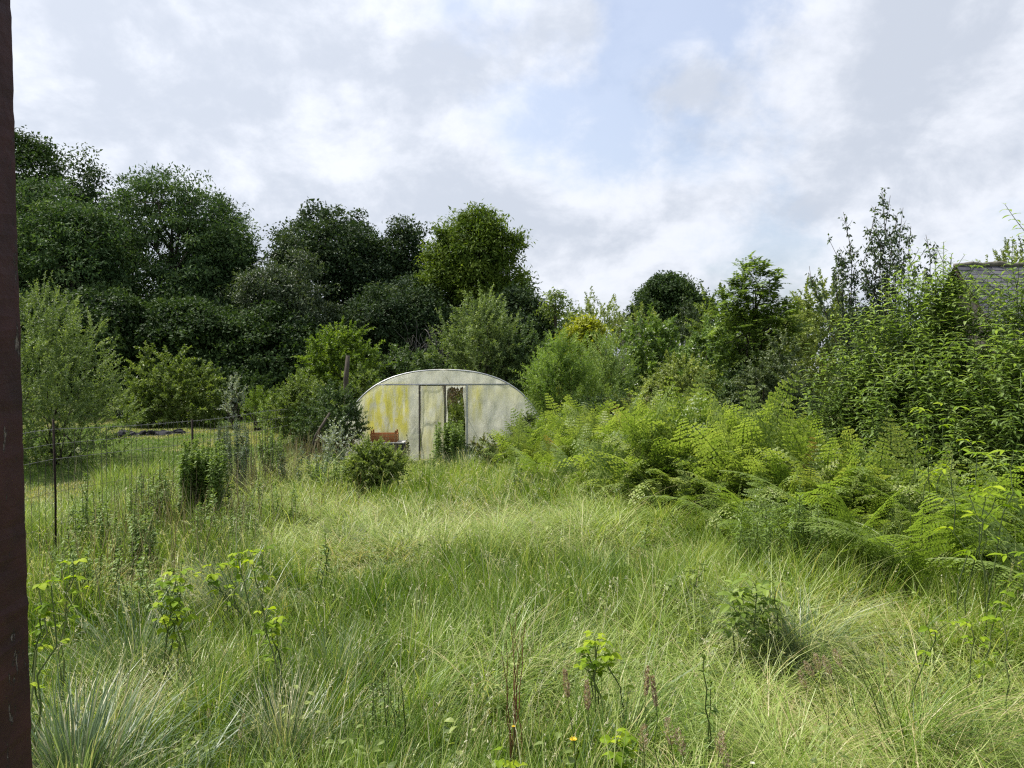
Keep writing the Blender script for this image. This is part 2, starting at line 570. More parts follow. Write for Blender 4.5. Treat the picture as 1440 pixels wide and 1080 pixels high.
def foliage(rng, mb, c, nrm, mode, s, k, L, W, up=.5, flat=.55, spread=1.0, tint0=.0, fold=.18, droop=0.2, lance=False):
    """leaf clumps at the points c with outward directions nrm"""
    n = len(c)
    ct = np.clip(rng.normal(.4, .28, n), 0, 1)
    if mode == 'puff':
        q = rand_dirs(rng, n * k).reshape(n, k, 3) * (rng.random((n, k, 1)) ** .45)
        sz = s * rng.uniform(.6, 1.35, n)[:, None, None]
        P = c[:, None, :] + q * sz * np.array([1, 1, flat])
        out = unit(nrm[:, None, :] + q * 1.2)
        N = unit(out * .55 + np.array([0, 0, .75]) + rng.normal(size=(n, k, 3)) * .45)
        D = rng.normal(size=(n, k, 3)) + out * .5 + np.array([0, 0, -.35])
        ll = L * rng.uniform(.65, 1.3, (n, k))
    else:
        d = unit(nrm * .8 + np.array([0, 0, up * 1.3]) + rng.normal(size=(n, 3)) * .38 * spread)
        t = np.linspace(.0, 1.0, k)[None, :, None]
        sl = (s * rng.uniform(.55, 1.4, n))[:, None, None]
        P = c[:, None, :] + d[:, None, :] * sl * t - np.array([0, 0, 1.0]) * sl * t * t * droop
        if mode == 'pinnate':
            sd = unit(np.cross(d, np.array([0, 0, 1.0]) + rng.normal(size=(n, 3)) * .15))
            sg = np.where(np.arange(k) % 2 == 0, 1.0, -1.0)[None, :, None]
            D = sd[:, None, :] * sg + d[:, None, :] * .35 + np.array([0, 0, -.25]) + rng.normal(size=(n, k, 3)) * .12
            N = np.array([0, 0, 1.0]) + rng.normal(size=(n, k, 3)) * .2
        else:
            D = rng.normal(size=(n, k, 3)) * .8 + d[:, None, :] * .75 + np.array([0, 0, -.1])
            N = unit(np.array([0, 0, .8]) + nrm[:, None, :] * .3 + rng.normal(size=(n, k, 3)) * .5)
        ll = L * rng.uniform(.7, 1.25, (n, k)) * (1.1 - .45 * t[..., 0])
    D = unit(D)
    tint = np.clip(tint0 + .62 * ct[:, None] + .38 * rng.random((n, k)), 0, 1)
    args = (P.reshape(-1, 3), D.reshape(-1, 3), np.broadcast_to(N, P.shape).reshape(-1, 3), ll.ravel(), ll.ravel() * (W / L), tint.ravel())
    if lance:
        mb.lances(*args, droop=.6, fold=fold)
    else:
        mb.leaves(*args, fold=fold)


def curve(rng, a, b, n=5, sag=.15, wob=.05):
    a, b = np.asarray(a, float), np.asarray(b, float)
    t = np.linspace(0, 1, n)[:, None]
    ln = np.linalg.norm(b - a)
    p = a + (b - a) * t
    p[:, 2] += np.sin(np.pi * t[:, 0]) * ln * sag
    p[1:-1] += rng.normal(size=(n - 2, 3)) * wob * ln
    return p


def plant_root(name, px, d, label, cat, group=None):
    x = at(px, 540, d)[0]
    g = float(G(x, d))
    o = empty(name, (x, d, g))
    tag(o, label, cat, group)
    return o, g


def bush(name, label, cat, px, d, top, w, mat, n, s, k, L, W, mode='shoot', z0=.1, depth=None, lobes=6, up=.5, inner=.5, flat=.55,
         stems=14, bark='bark', droop=.2, lance=False, group=None, spread=1.0, tint0=0.0, srad=.022):
    rng = rng_of(label)
    root, g = plant_root(name, px, d, label, cat, group)
    H = at(px, top, d)[2] - g - s * (.35 if mode != 'puff' else .2)
    rx = max(.2, w / 2 * d / F - s * .12)
    ry = depth if depth else rx * .85
    lb = auto_lobes(rng, rx, ry, z0, H, lobes)
    if z0 <= 0:                              # leaves right down to the ground
        lb = np.concatenate([lb, [(sx * .45 * rx, sy * .4 * ry, .2 * H, .5 * rx, .5 * ry, .24 * H) for sx in (-1, 0, 1) for sy in (-1, .6)]])
    c, nr = sample_lobes(rng, lb, n, inner)
    mb = MB()
    foliage(rng, mb, c, nr, mode, s, k, L, W, up, flat, spread, tint0, droop=droop, lance=lance)
    sb = MB()
    for i in rng.choice(len(c), min(stems, len(c)), replace=False):
        b = np.array([rng.uniform(-.25, .25) * rx, rng.uniform(-.25, .25) * ry, -.05])
        sb.tube(curve(rng, b, c[i], 6, .06, .03), np.linspace(srad, .006, 6) * rng.uniform(.7, 1.3), 4, rng.random())
    sb.build('stem', M[bark], root, smooth=True)
    mb.build('foliage', M[mat], root)
    return root


def tree(name, label, cat, px, d, top, w, mat, n, s, k, L, W, crown_bottom=560, mode='puff', depth=None, lobes=9, trunk_r=.28, flat=.55,
         inner=.5, up=.3, group=None, lean=0.0, bark='bark', tint0=0.0, droop=.2, branches=55, spread=1.0):
    rng = rng_of(label)
    root, g = plant_root(name, px, d, label, cat, group)
    H = at(px, top, d)[2] - g - s * .3
    z0 = max(.4, at(px, crown_bottom, d)[2] - g)
    rx = w / 2 * d / F * 1.08
    ry = depth if depth else rx * .9
    lb = auto_lobes(rng, rx, ry, z0, H, lobes)
    lb[:, 0] += lean * (lb[:, 2] - z0) / (H - z0)
    c, nr = sample_lobes(rng, lb, n, inner)
    mb = MB()
    foliage(rng, mb, c, nr, mode, s, k, L, W, up, flat, spread, tint0, droop=droop)
    tb = MB()
    topz = z0 + (H - z0) * .8
    tp = np.array([[0, 0, -.2], [.05, .02, z0 * .5], [.1 * rx * rng.uniform(-1, 1), 0, z0], [lean * .4, .1, (z0 + topz) / 2], [lean * .8, 0, topz]])
    tb.tube(tp, [trunk_r * 1.35, trunk_r, trunk_r * .85, trunk_r * .5, trunk_r * .12], 8, .5)
    lp = []
    for q in lb[1:]:
        f = rng.uniform(.15, .65)
        a = tp[2] * (1 - f) + tp[4] * f
        cc = curve(rng, a, q[:3], 6, .08, .04)
        tb.tube(cc, np.linspace(trunk_r * .42, trunk_r * .12, 6), 5, .5)
        lp.append(cc)
    allp = np.concatenate(lp)
    for i in rng.choice(len(c), min(branches, len(c)), replace=False):
        j = np.argmin(((allp - c[i]) ** 2).sum(1))
        tb.tube(curve(rng, allp[j], c[i], 4, .08, .06), np.linspace(trunk_r * .13, .012, 4), 3, .5)
    tb.build('trunk', M[bark], root, smooth=True)
    mb.build('crown', M[mat], root)
    return root


# ------------------------------------------------------------------ the polytunnel
def film_mat(name, clear, yellow):
    """old polythene: milky, streaked with dirt, with patches of yellow algae (yellow: boxes x0,x1,z0,z1 in the sheet's own metres)"""
    m = bpy.data.materials.new(name)
    m.use_nodes = True
    t = NT(m.node_tree)
    oc = t.new('ShaderNodeTexCoord').outputs['Object']
    sp = t.new('ShaderNodeSeparateXYZ', inp={0: oc})
    x, z = sp.outputs[0], sp.outputs[2]
    mp = t.new('ShaderNodeMapping', inp={0: oc})
    mp.inputs['Scale'].default_value = (5, 5, 1.1)
    streak = t.noise(mp.outputs[0], 1.6, 6, .65)
    blot = t.noise(oc, 3.2, 6, .62)
    fine = t.noise(oc, 26.0, 4, .6)
    col = t.ramp(blot, [(.25, (.70, .70, .58)), (.5, (.83, .83, .71)), (.75, (.90, .90, .82))])
    dirt = t.maprange(t.math('ADD', streak, t.math('MULTIPLY', fine, .35)), .62, .88)
    col = t.mix(t.math('MULTIPLY', dirt, .25), col, (.40, .38, .24))
    for (x0, x1, z0, z1, amt) in yellow:
        e = .16
        fx = t.math('MULTIPLY', t.maprange(x, x0 - e, x0 + e), t.maprange(x, x1 - e * .5, x1 + e * .3, 1, 0))
        fz = t.math('MULTIPLY', t.maprange(z, z0 - .35, z0 + .35), t.maprange(z, z1 - .12, z1 + .12, 1, 0))
        f = t.math('MULTIPLY', t.math('MULTIPLY', fx, fz), t.maprange(t.math('ADD', t.math('MULTIPLY', streak, .6), t.math('MULTIPLY', blot, .4)), .34, .58))
        col = t.mix(t.math('MULTIPLY', f, amt, clamp=True), col, (.76, .71, .16))
    wr = t.new('ShaderNodeMapping', inp={0: oc})
    wr.inputs['Scale'].default_value = (2.2, 2.2, .8)
    wr.inputs['Rotation'].default_value = (0, .5, 0)
    wn = t.noise(wr.outputs[0], 1.7, 3, .45, .8)
    bp = t.new('ShaderNodeBump', inp={'Strength': .4, 'Distance': .08, 'Height': wn})
    pb = t.new('ShaderNodeBsdfPrincipled', inp={'Base Color': col, 'Roughness': .38, 'Specular IOR Level': .45, 'Normal': bp.outputs[0]})
    tr = t.new('ShaderNodeBsdfTranslucent', inp={'Color': col, 'Normal': bp.outputs[0]})
    mx = t.new('ShaderNodeMixShader', inp={0: .58, 1: pb.outputs[0], 2: tr.outputs[0]})
    tp = t.new('ShaderNodeBsdfTransparent')
    cl = t.math('MULTIPLY', t.maprange(blot, .3, .7, 1.0, .6), clear)
    m2 = t.new('ShaderNodeMixShader', inp={0: cl, 1: mx.outputs[0], 2: tp.outputs[0]})
    t.new('ShaderNodeOutputMaterial', inp={0: m2.outputs[0]})
    return m


M['film'] = film_mat('tunnel_film', .17, [(-1.95, -.82, .55, 1.86, 1.05), (.62, .95, 1.05, 1.84, .75), (.9, 2.0, 1.45, 1.80, .35)])
M['film_door'] = film_mat('tunnel_door_film', .08, [(-.55, .12, .0, 1.85, .45)])
M['film_roof'] = film_mat('tunnel_roof_film', .72, [(.9, 2.2, 1.0, 1.9, .5)])
M['galv'] = roughmat('galvanised_tube', (.30, .31, .32), (.52, .53, .54), 20, .45, .1, metal=.7)
M['old_wood'] = roughmat('weathered_timber', (.07, .058, .045), (.19, .165, .135), 7, .9, .5, stretch=(4, 4, .5))

TX = float(at(624, 540, 18.5)[0])
TD = 18.5
TA, TH, TN_ = 2.5, 2.2, 2.4


def prof(x):
    return TH * np.maximum(0, 1 - np.abs(np.asarray(x, float) / TA) ** TN_) ** (1 / TN_)


def arch(n=40):
    an = np.linspace(0, np.pi, n)
    c, s = np.cos(an), np.sin(an)
    return np.stack([-TA * np.sign(c) * np.abs(c) ** (2 / TN_), np.zeros(n), TH * np.abs(s) ** (2 / TN_)], 1)


def sheet(mb, xa, xb, zlo, zhi, nx=24, nz=16, y=0.0, seed=1, puck=.02):
    """a hanging sheet of film between xa and xb, slightly puckered"""
    u = np.linspace(xa, xb, nx)
    v = np.linspace(0, 1, nz)
    X, Vv = np.meshgrid(u, v)
    zl = zlo(X) if callable(zlo) else np.full_like(X, zlo)
    zh = zhi(X) if callable(zhi) else np.full_like(X, zhi)
    Z = zl + (zh - zl) * Vv
    Y = y + puck * (vnoise(X * 5 + seed, Z * 2.2, seed) - .5) * 2 + puck * .5 * (vnoise(X * 14, Z * 4, seed + 3) - .5)
    i = (np.arange(nz - 1)[:, None] * nx + np.arange(nx - 1)[None, :]).ravel()
    mb.add(np.stack([X, Y, Z], -1), np.concatenate([np.stack([i, i + 1, i + nx + 1], 1), np.stack([i, i + nx + 1, i + nx], 1)]))


def polytunnel():
    g = float(G(TX, TD)) - .02
    root = empty('polytunnel', (TX, TD, g), R(4.0))
    tag(root, 'low white polythene growing tunnel with yellow algae stains and a half open doorway', 'polytunnel')
    LEN = 10.0
    A = arch(48)
    for i in range(6):
        mb = MB()
        y = i * LEN / 5
        P = A * np.array([.993 if i else 1.004, 1, .993 if i else 1.004]) + np.array([0, y + (-.012 if i == 0 else 0), 0])
        mb.tube(P, .017 if i == 0 else .014, 8, .5)
        mb.build('hoop', M['galv'], root, smooth=True)
    mb = MB()
    mb.tube([(0, .05, TH - .035), (0, LEN - .05, TH - .035)], .015, 6)
    mb.build('ridge_bar', M['galv'], root, smooth=True)
    # the skin over the hoops, sagging a little between them
    mb = MB()
    ny = 41
    ys = np.linspace(.012, LEN, ny)
    sag = 1 - .012 * np.abs(np.sin(ys / (LEN / 5) * np.pi))
    V = A[None] * np.stack([sag, np.ones(ny), sag], 1)[:, None, :] * 1.012
    V[..., 1] = ys[:, None]
    V[..., 2] += .02 * (vnoise(V[..., 0] * 3, V[..., 1] * 2, 9) - .5)
    n = len(A)
    i = (np.arange(ny - 1)[:, None] * n + np.arange(n - 1)[None, :]).ravel()
    mb.add(V, np.concatenate([np.stack([i, i + 1, i + n + 1], 1), np.stack([i, i + n + 1, i + n], 1)]))
    mb.build('cover', M['film_roof'], root, smooth=True)
    HB = 1.855                                   # header height
    xh = TA * (1 - (HB / TH) ** TN_) ** (1 / TN_)
    x1, x2, x3 = -.59, .035, .565                # posts of the two door bays
    lim = TA * .999
    mb = MB()
    sheet(mb, -lim, x1 - .02, 0, lambda x: np.minimum(prof(x), HB - .02), 46, 22, 0, 2, .022)
    mb.build('end_sheet', M['film'], root, smooth=True)
    mb = MB()
    sheet(mb, x3 + .02, lim, 0, lambda x: np.minimum(prof(x), HB - .02), 46, 22, 0, 5, .022)
    mb.build('end_sheet', M['film'], root, smooth=True)
    mb = MB()
    sheet(mb, -xh + .01, xh - .01, HB + .02, lambda x: np.maximum(prof(x), HB + .021), 50, 8, 0, 8, .02)
    mb.build('gable_sheet', M['film'], root, smooth=True)
    # door leaf that is shut, and the strips of torn film left beside the open one
    dr = MB()
    sheet(dr, x1 + .03, x2 - .03, .04, HB - .035, 22, 24, .02, 11, .035)
    dob = dr.build('door', M['film_door'], root, smooth=True)
    fb = MB()
    for xx in (x1 + .035, x2 - .05):
        fb.tube([(xx, .045, .03), (xx, .045, HB - .03)], .012, 6)
    for zz in (.05, .95, HB - .045):
        fb.tube([(x1 + .04, .05, zz), (x2 - .05, .05, zz)], .010, 6)
    fb.build('door_frame', M['old_wood'], dob, smooth=True)
    mb = MB()
    z = np.linspace(.35, HB - .03, 30)
    rg = rng_of('torn')
    w = .02 + .035 * vnoise(z * 6, z * 0, 3)
    V = np.concatenate([np.stack([np.full(30, x2 + .02), np.full(30, .01), z], 1), np.stack([x2 + .02 + w, .03 + .03 * np.sin(z * 9), z], 1)])
    i = np.arange(29)
    T = np.concatenate([np.stack([i, i + 30, i + 31], 1), np.stack([i, i + 31, i + 1], 1)])
    mb.add(V, T)
    w2 = .02 + .07 * vnoise(z * 5, z * 0, 13) * sstep(.9, 1.5, z)
    V = np.concatenate([np.stack([x3 - .02 - w2, .03 + .02 * np.sin(z * 11), z], 1), np.stack([np.full(30, x3 - .015), np.full(30, .01), z], 1)])
    mb.add(V, T)
    zt = HB - .03
    for q in np.linspace(x2 + .08, x3 - .08, 7):
        ln = rg.uniform(.03, .12)
        mb.add([(q - .05, .015, zt), (q + .05, .015, zt), (q + rg.uniform(-.03, .03), .03, zt - ln)], [(0, 1, 2)])
    mb.build('torn_film', M['film'], root)
    for xx in (x1, x2, x3):
        mb = MB()
        mb.box((xx, -.028, HB / 2), (.034, .045, HB), .5)
        mb.build('door_post', M['old_wood' if xx != x3 else 'galv'], root)
    mb = MB()
    mb.tube([(-xh, -.035, HB), (xh, -.035, HB + .005)], .017, 8)
    mb.build('header_bar', M['galv'], root, smooth=True)
    mb = MB()
    sheet(mb, -lim, lim, 0, prof, 40, 14, LEN - .02, 4, .02)
    mb.build('end_sheet', M['film'], root, smooth=True)
    return root, g


tunnel, TG = polytunnel()


def tunnel_contents():
    # brown dead climber hanging from the roof just inside, and weeds growing in the tunnel
    rng = rng_of('vine')
    root = empty('dead_climber', (TX + .32, TD + .9, TG))
    tag(root, 'brown withered climber hanging inside the open doorway of the tunnel', 'climber')
    sb, lf = MB(), MB()
    n = 46
    top = np.stack([rng.uniform(-.45, .45, n), rng.uniform(-.35, .5, n), np.full(n, 2.0)], 1)
    for i in range(n):
        ln = rng.uniform(.25, .75)
        e = top[i] + np.array([rng.normal() * .08, rng.normal() * .08, -ln])
        sb.tube(curve(rng, top[i], e, 6, 0, .03), np.linspace(.006, .002, 6), 3, rng.random())
        k = 34
        t = rng.random((k, 1))
        P = top[i] * (1 - t) + e * t + rng.normal(size=(k, 3)) * .035
        lf.leaves(P, unit(rng.normal(size=(k, 3)) + (0, 0, -1)), unit(rng.normal(size=(k, 3))), .07, .03, rng.random(k))
    sb.build('stem', M['greytwig'], root)
    lf.build('foliage', leafmat('withered_leaf', [(.05, .032, .016), (.12, .085, .04), (.24, .18, .10)], .2), root)
    bush('inside_weed', 'dark green weeds filling the inside of the tunnel behind its doorway', 'weed', 644, 20.6, 556, 80, 'hazel', 360, .40, 18, .10, .045,
         depth=1.0, lobes=4)


tunnel_contents()


# ------------------------------------------------------------------ crate on a tub, beside the tunnel
def crate_and_tub():
    d = 17.9
    x = at(541, 600, d)[0]
    g = float(G(x, d))
    M['tub'] = roughmat('faded_plastic', (.045, .052, .065), (.10, .11, .13), 9, .55, .15)
    M['tubrim'] = roughmat('pale_board', (.30, .30, .29), (.48, .48, .46), 12, .8, .2)
    M['crate'] = roughmat('crate_wood', (.20, .075, .022), (.42, .19, .07), 6, .75, .35, stretch=(.6, 4, 4))
    zt = at(541, 622, d)[2] - g
    root = empty('plastic_tub', (x + .12, d, g))
    tag(root, 'dark blue grey plastic tub standing by the tunnel under the wooden crate', 'tub')
    mb = MB()
    rings = [(0, .40), (.03, .42), (zt * .6, .46), (zt - .05, .48), (zt - .03, .51), (zt, .51), (zt, .47), (zt - .03, .46)]
    n = 28
    an = np.arange(n) * 2 * np.pi / n
    V = np.concatenate([np.stack([np.cos(an) * r * .86, np.sin(an) * r * .6, np.full(n, z)], 1) for z, r in rings])
    T = []
    for k in range(len(rings) - 1):
        for j in range(n):
            a, b = k * n + j, k * n + (j + 1) % n
            T += [(a, b, b + n), (a, b + n, a + n)]
    mb.add(V, T)
    mb.build('body', M['tub'], root, smooth=True)
    mb = MB()
    mb.box((-.06, 0, zt + .012), (.86, .62, .022))
    mb.build('lid', M['tubrim'], root)
    cr = empty('wooden_crate', (x, d - .02, g + zt + .024), R(3))
    tag(cr, 'small orange brown slatted wooden crate resting on the dark tub', 'crate')
    w, dp, h = .60, .40, .20
    for sx in (-1, 1):
        for sy in (-1, 1):
            mb = MB()
            mb.box((sx * (w / 2 - .02), sy * (dp / 2 - .02), h / 2 + .035), (.035, .035, h + .07), .4)
            mb.build('corner_post', M['crate'], cr)
    for sy in (-1, 1):
        for k in range(3):
            mb = MB()
            mb.box((0, sy * (dp / 2 + .006), .035 + k * .066), (w + .03, .012, .052), .2 + .3 * k)
            mb.build('slat', M['crate'], cr)
    for sx in (-1, 1):
        for k in range(3):
            mb = MB()
            mb.box((sx * (w / 2 + .006), 0, .035 + k * .066), (.012, dp - .01, .052), .3 + .2 * k)
            mb.build('slat', M['crate'], cr)
    mb = MB()
    mb.box((0, 0, .008), (w - .01, dp - .01, .012))
    mb.build('floor_board', M['crate'], cr)


crate_and_tub()


# ------------------------------------------------------------------ fence, posts, dark timber in front of the camera
def wire_fence():
    M['rust'] = roughmat('rusty_iron', (.010, .007, .006), (.028, .018, .014), 30, .85, .3, spec=.15)
    M['wire'] = roughmat('old_wire', (.028, .024, .022), (.075, .068, .062), 30, .7, .1)
    M['barb'] = roughmat('grey_wire', (.09, .09, .088), (.20, .20, .19), 30, .6, .1)
    ys = [2.5, 5.2, 8.0, 10.7]
    fx = lambda y: -4.86 + (y - 7.5) * .10 + .03 * np.sin(y * 1.3)
    root = empty('wire_fence', (fx(8.0), 8.0, 0))
    tag(root, 'thin wire mesh stock fence on slender rusty posts along the left of the meadow', 'fence')
    ox, oy = fx(8.0), 8.0
    for i, y in enumerate(ys):
        mb = MB()
        g = float(G(fx(y), y))
        h = (1.62, 1.54, 1.50)[max(0, i - 2)]
        mb.tube([(fx(y) - ox, y - oy, g - .3), (fx(y) - ox + .01, y - oy, g + .8), (fx(y) - ox - .005, y - oy, g + h)], (.011 if i == 2 else .015), 6)
        mb.build('post', M['rust'], root, smooth=True)
    yy = np.linspace(1.5, 14.2, 66)
    for z, m, r in ((1.52, 'barb', .0026), (1.36, 'barb', .0022), (1.20, 'barb', .0022), (.85, 'wire', .0016), (.5, 'wire', .0016), (.15, 'wire', .0016)):
        mb = MB()
        zz = z - .018 * np.abs(np.sin((yy - 2.3) / 2.75 * np.pi)) * (z > 1.5) + np.interp(yy, ys, [float(G(fx(q), q)) for q in ys])
        mb.tube(np.stack([fx(yy) - ox, yy - oy, zz], 1), r, 4)
        if z > 1.5:
            rg = rng_of('barbs')
            for q in np.arange(1.6, 14.1, .13):
                p = np.array([fx(q) - ox, q - oy, z - .018 * abs(math.sin((q - 2.3) / 2.75 * math.pi)) + float(np.interp(q, ys, [float(G(fx(w_), w_)) for w_ in ys]))])
                for s in (-1, 1):
                    e = p + np.array([rg.uniform(-.012, .012), s * .006, s * .018])
                    mb.tube([p - (e - p), e], .002, 3, cap=False)
        mb.build('wire', M[m], root)
    mb = MB()
    rg = rng_of('mesh')
    for q in np.arange(1.6, 14.1, .112):
        x = fx(q) - ox
        g = float(G(fx(q), q))
        t = 1.20 if q < 8.2 else 1.50
        mb.tube([(x, q - oy, g), (x + rg.normal() * .008, q - oy + rg.normal() * .01, g + .6), (x, q - oy + rg.normal() * .008, g + t)], .0025, 4, rg.random(), cap=False)
    mb.build('upright_wire', M['wire'], root)


wire_fence()


def paint_mat():
    m = bpy.data.materials.new('maroon_paint')
    m.use_nodes = True
    t = NT(m.node_tree)
    oc = t.new('ShaderNodeTexCoord').outputs['Object']
    mp = t.new('ShaderNodeMapping', inp={0: oc})
    mp.inputs['Scale'].default_value = (16, 16, 4)
    n1 = t.noise(mp.outputs[0], 2.2, 8, .7)
    n2 = t.noise(oc, 14, 6, .6)
    col = t.ramp(n2, [(.3, (.022, .007, .008)), (.7, (.052, .016, .016))])
    chip = t.maprange(n1, .59, .625)
    col = t.mix(chip, col, (.15, .12, .11))
    h = t.math('SUBTRACT', n2, chip)
    bp = t.new('ShaderNodeBump', inp={'Strength': 1.0, 'Distance': .006, 'Height': h})
    pb = t.new('ShaderNodeBsdfPrincipled', inp={'Base Color': col, 'Roughness': .7, 'Specular IOR Level': .3, 'Normal': bp.outputs[0]})
    t.new('ShaderNodeOutputMaterial', inp={0: pb.outputs[0]})
    return m


def near_post():
    d = 1.1
    a, b = at(20, 0, d + .058), at(50, 1080, d + .058)
    slope = (a[0] - b[0]) / (a[2] - b[2])
    g = float(G(-.75, d))
    x0 = b[0] + slope * (g - b[2])
    rng = rng_of('post')
    n = 220
    z = np.linspace(-.1, 3.3, n)
    hw = .058
    cx = x0 - hw + slope * z
    V = []
    prof8 = np.array([(-1, -.86), (-.86, -1), (.86, -1), (1, -.86), (1, .86), (.86, 1), (-.86, 1), (-1, .86)]) * hw
    for i in range(n):
        q = prof8.copy()
        bite = np.zeros(8)
        nn = vnoise(np.array([z[i] * 9]), np.array([.5]), 21)[0]
        bite[2:4] = -.006 * max(0, nn - .45) * 3
        bite += rng.normal(size=8) * .0006
        q[:, 0] += bite
        V.append(np.stack([cx[i] + q[:, 0] - x0, q[:, 1], np.full(8, z[i])], 1))
    V = np.concatenate(V)
    T = []
    for i in range(n - 1):
        for j in range(8):
            a_, b_ = i * 8 + j, i * 8 + (j + 1) % 8
            T += [(a_, b_, b_ + 8), (a_, b_ + 8, a_ + 8)]
    m = (n - 1) * 8
    T += [(m, m + k, m + k + 1) for k in range(1, 7)]
    mb = MB()
    mb.add(V, T)
    o = mb.build('timber_post', paint_mat(), None, (x0, d, g))
    tag(o, 'dark maroon painted timber post with chipped paint, close at the left edge', 'post')


near_post()


def leaning_things():
    d = 21.0
    x = at(487, 540, d)[0]
    g = float(G(x, d))
    mb = MB()
    H = at(487, 500, d)[2] - g
    mb.tube([(0, 0, -.2), (.02, 0, H * .4), (-.01, .01, H * .75), (.05, 0, H)], [.085, .08, .072, .055], 8, .5)
    o = mb.build('old_post', M['bark'], None, (x, d, g), smooth=True)
    tag(o, 'rough weathered wooden pole standing in front of the yellow green tree', 'pole')
    d = 16.6
    x = at(440, 600, d)[0]
    g = float(G(x, d))
    mb = MB()
    a, b = at(428, 640, d), at(460, 585, d)
    p = [a - (x, d, g), b - (x, d, g)]
    mb.tube([p[0] + (0, .1, -.3), p[0] * .5 + p[1] * .5, p[1] + (0, .25, .05)], .028, 6)
    o = mb.build('leaning_plank', M['bark'], None, (x, d, g), smooth=True)
    tag(o, 'grey pole leaning at a slant against the dark bush left of the tunnel', 'pole')
    # low pile of dark stones on the lawn
    d = 25.0
    x = at(212, 540, d)[0]
    g = float(G(x, d))
    rng = rng_of('stones')
    M['stone'] = roughmat('dark_stone', (.008, .008, .010), (.038, .038, .042), 5, .9, .6, spec=.1)
    mb = MB()
    for i in range(40):
        c = np.array([rng.uniform(-.95, .95), rng.uniform(-.35, .35), rng.uniform(.0, .14)])
        s = rng.uniform(.08, .2)
        q = rand_dirs(rng, 14) * np.array([1, .8, .55]) * s
        # convex blob from random points
        import bmesh
        bm = bmesh.new()
        for v in q:
            bm.verts.new(v + c)
        bmesh.ops.convex_hull(bm, input=bm.verts)
        bmesh.ops.triangulate(bm, faces=bm.faces)
        bm.verts.index_update()
        mb.add([tuple(v.co) for v in bm.verts], [[v.index for v in f.verts] for f in bm.faces], rng.random())
        bm.free()
    o = mb.build('stone_pile', M['stone'], None, (x, d, g))
    tag(o, 'low heap of dark stones lying on the lawn beyond the wire fence', 'stones')


leaning_things()


# ------------------------------------------------------------------ slate-roofed shed on the right
def shed():
    d = 20.0
    p = at(1351, 374, d)
    g = float(G(p[0], d))
    root = empty('stone_shed', (p[0], d, g))
    tag(root, 'old shed with a grey slate roof rising behind the tall shrubs', 'shed')
    Hr = p[2] - g
    LEN, run = 9.0, 2.6
    pitch = R(47)
    He = Hr - run * math.tan(pitch)
    M['slate'] = roughmat('slate', (.034, .034, .043), (.100, .098, .112), 5, .55, .3, spec=.4)
    M['ridge'] = roughmat('mossy_ridge', (.060, .060, .045), (.19, .175, .14), 9, .9, .6)
    M['stonewall'] = roughmat('rubble_wall', (.05, .045, .04), (.14, .125, .105), 6, .9, .8)
    wl = MB()
    th = .3
    wl.box((LEN / 2, -run + .35, He / 2), (LEN, th, He), .5)
    wl.box((LEN / 2, run - .35, He / 2), (LEN, th, He), .5)
    # gable wall with a sloping head
    for xx in (.25, LEN - .25):
        y0 = run - .52
        V = [(xx - .15, -y0, 0), (xx - .15, y0, 0), (xx - .15, y0, He + .1), (xx - .15, 0, Hr - .2), (xx - .15, -y0, He + .1)]
        V += [(x_ + .3, y_, z_) for x_, y_, z_ in V]
        T = [(0, 4, 3), (0, 3, 2), (0, 2, 1), (5, 8, 9), (5, 7, 8), (5, 6, 7)]
        for a in range(5):
            b = (a + 1) % 5
            T += [(a, b, b + 5), (a, b + 5, a + 5)]
        wl.add(V, T, .3)
    wl.build('wall', M['stonewall'], root)
    rng = rng_of('slates')
    rf = MB()
    sl = run / math.cos(pitch)
    for side in (-1, 1):
        rows = 24
        for r in range(rows):
            s0 = sl * r / rows
            off = (r % 2) * .15
            x = -.14 - off
            while x < LEN + .1:
                w = rng.uniform(.24, .34)
                xa, xb = max(-.14, x), min(LEN + .14, x + w - .006)
                x += w
                if xb - xa < .03:
                    continue
                s1 = s0 + sl / rows * 1.35
                lift = .010 + rng.uniform(0, .006)
                pts = []
                for (ss, lf_) in ((s0, 0.0), (s1, lift)):
                    for xx in (xa, xb):
                        zz = Hr - ss * math.sin(pitch) + lf_ * math.cos(pitch) + .02
                        yy = side * (ss * math.cos(pitch) + lf_ * math.sin(pitch))
                        pts.append((xx, yy, zz))
                low = [(a, b, c - .014) for a, b, c in pts[2:]]
                V = pts + low
                rf.add(V, [(0, 1, 3), (0, 3, 2), (2, 3, 5), (2, 5, 4)], rng.random())
    ro = rf.build('roof', M['slate'], root)
    rd = MB()
    xs = np.linspace(-.16, LEN + .16, 40)
    rd.tube(np.stack([xs, 0 * xs + rng.normal(size=40) * .012, Hr + .03 + rng.normal(size=40) * .018], 1), .058 + rng.random(40) * .018, 7)
    rd.build('ridge_tile', M['ridge'], ro, smooth=True)
    vb = MB()
    for side in (-1, 1):
        a = np.array([-.17, 0, Hr - .05])
        b = np.array([-.17, side * run * 1.02, He - .08])
        vb.tube([a, b], .035, 4)
    vb.build('verge_board', M['rust'], ro)


shed()


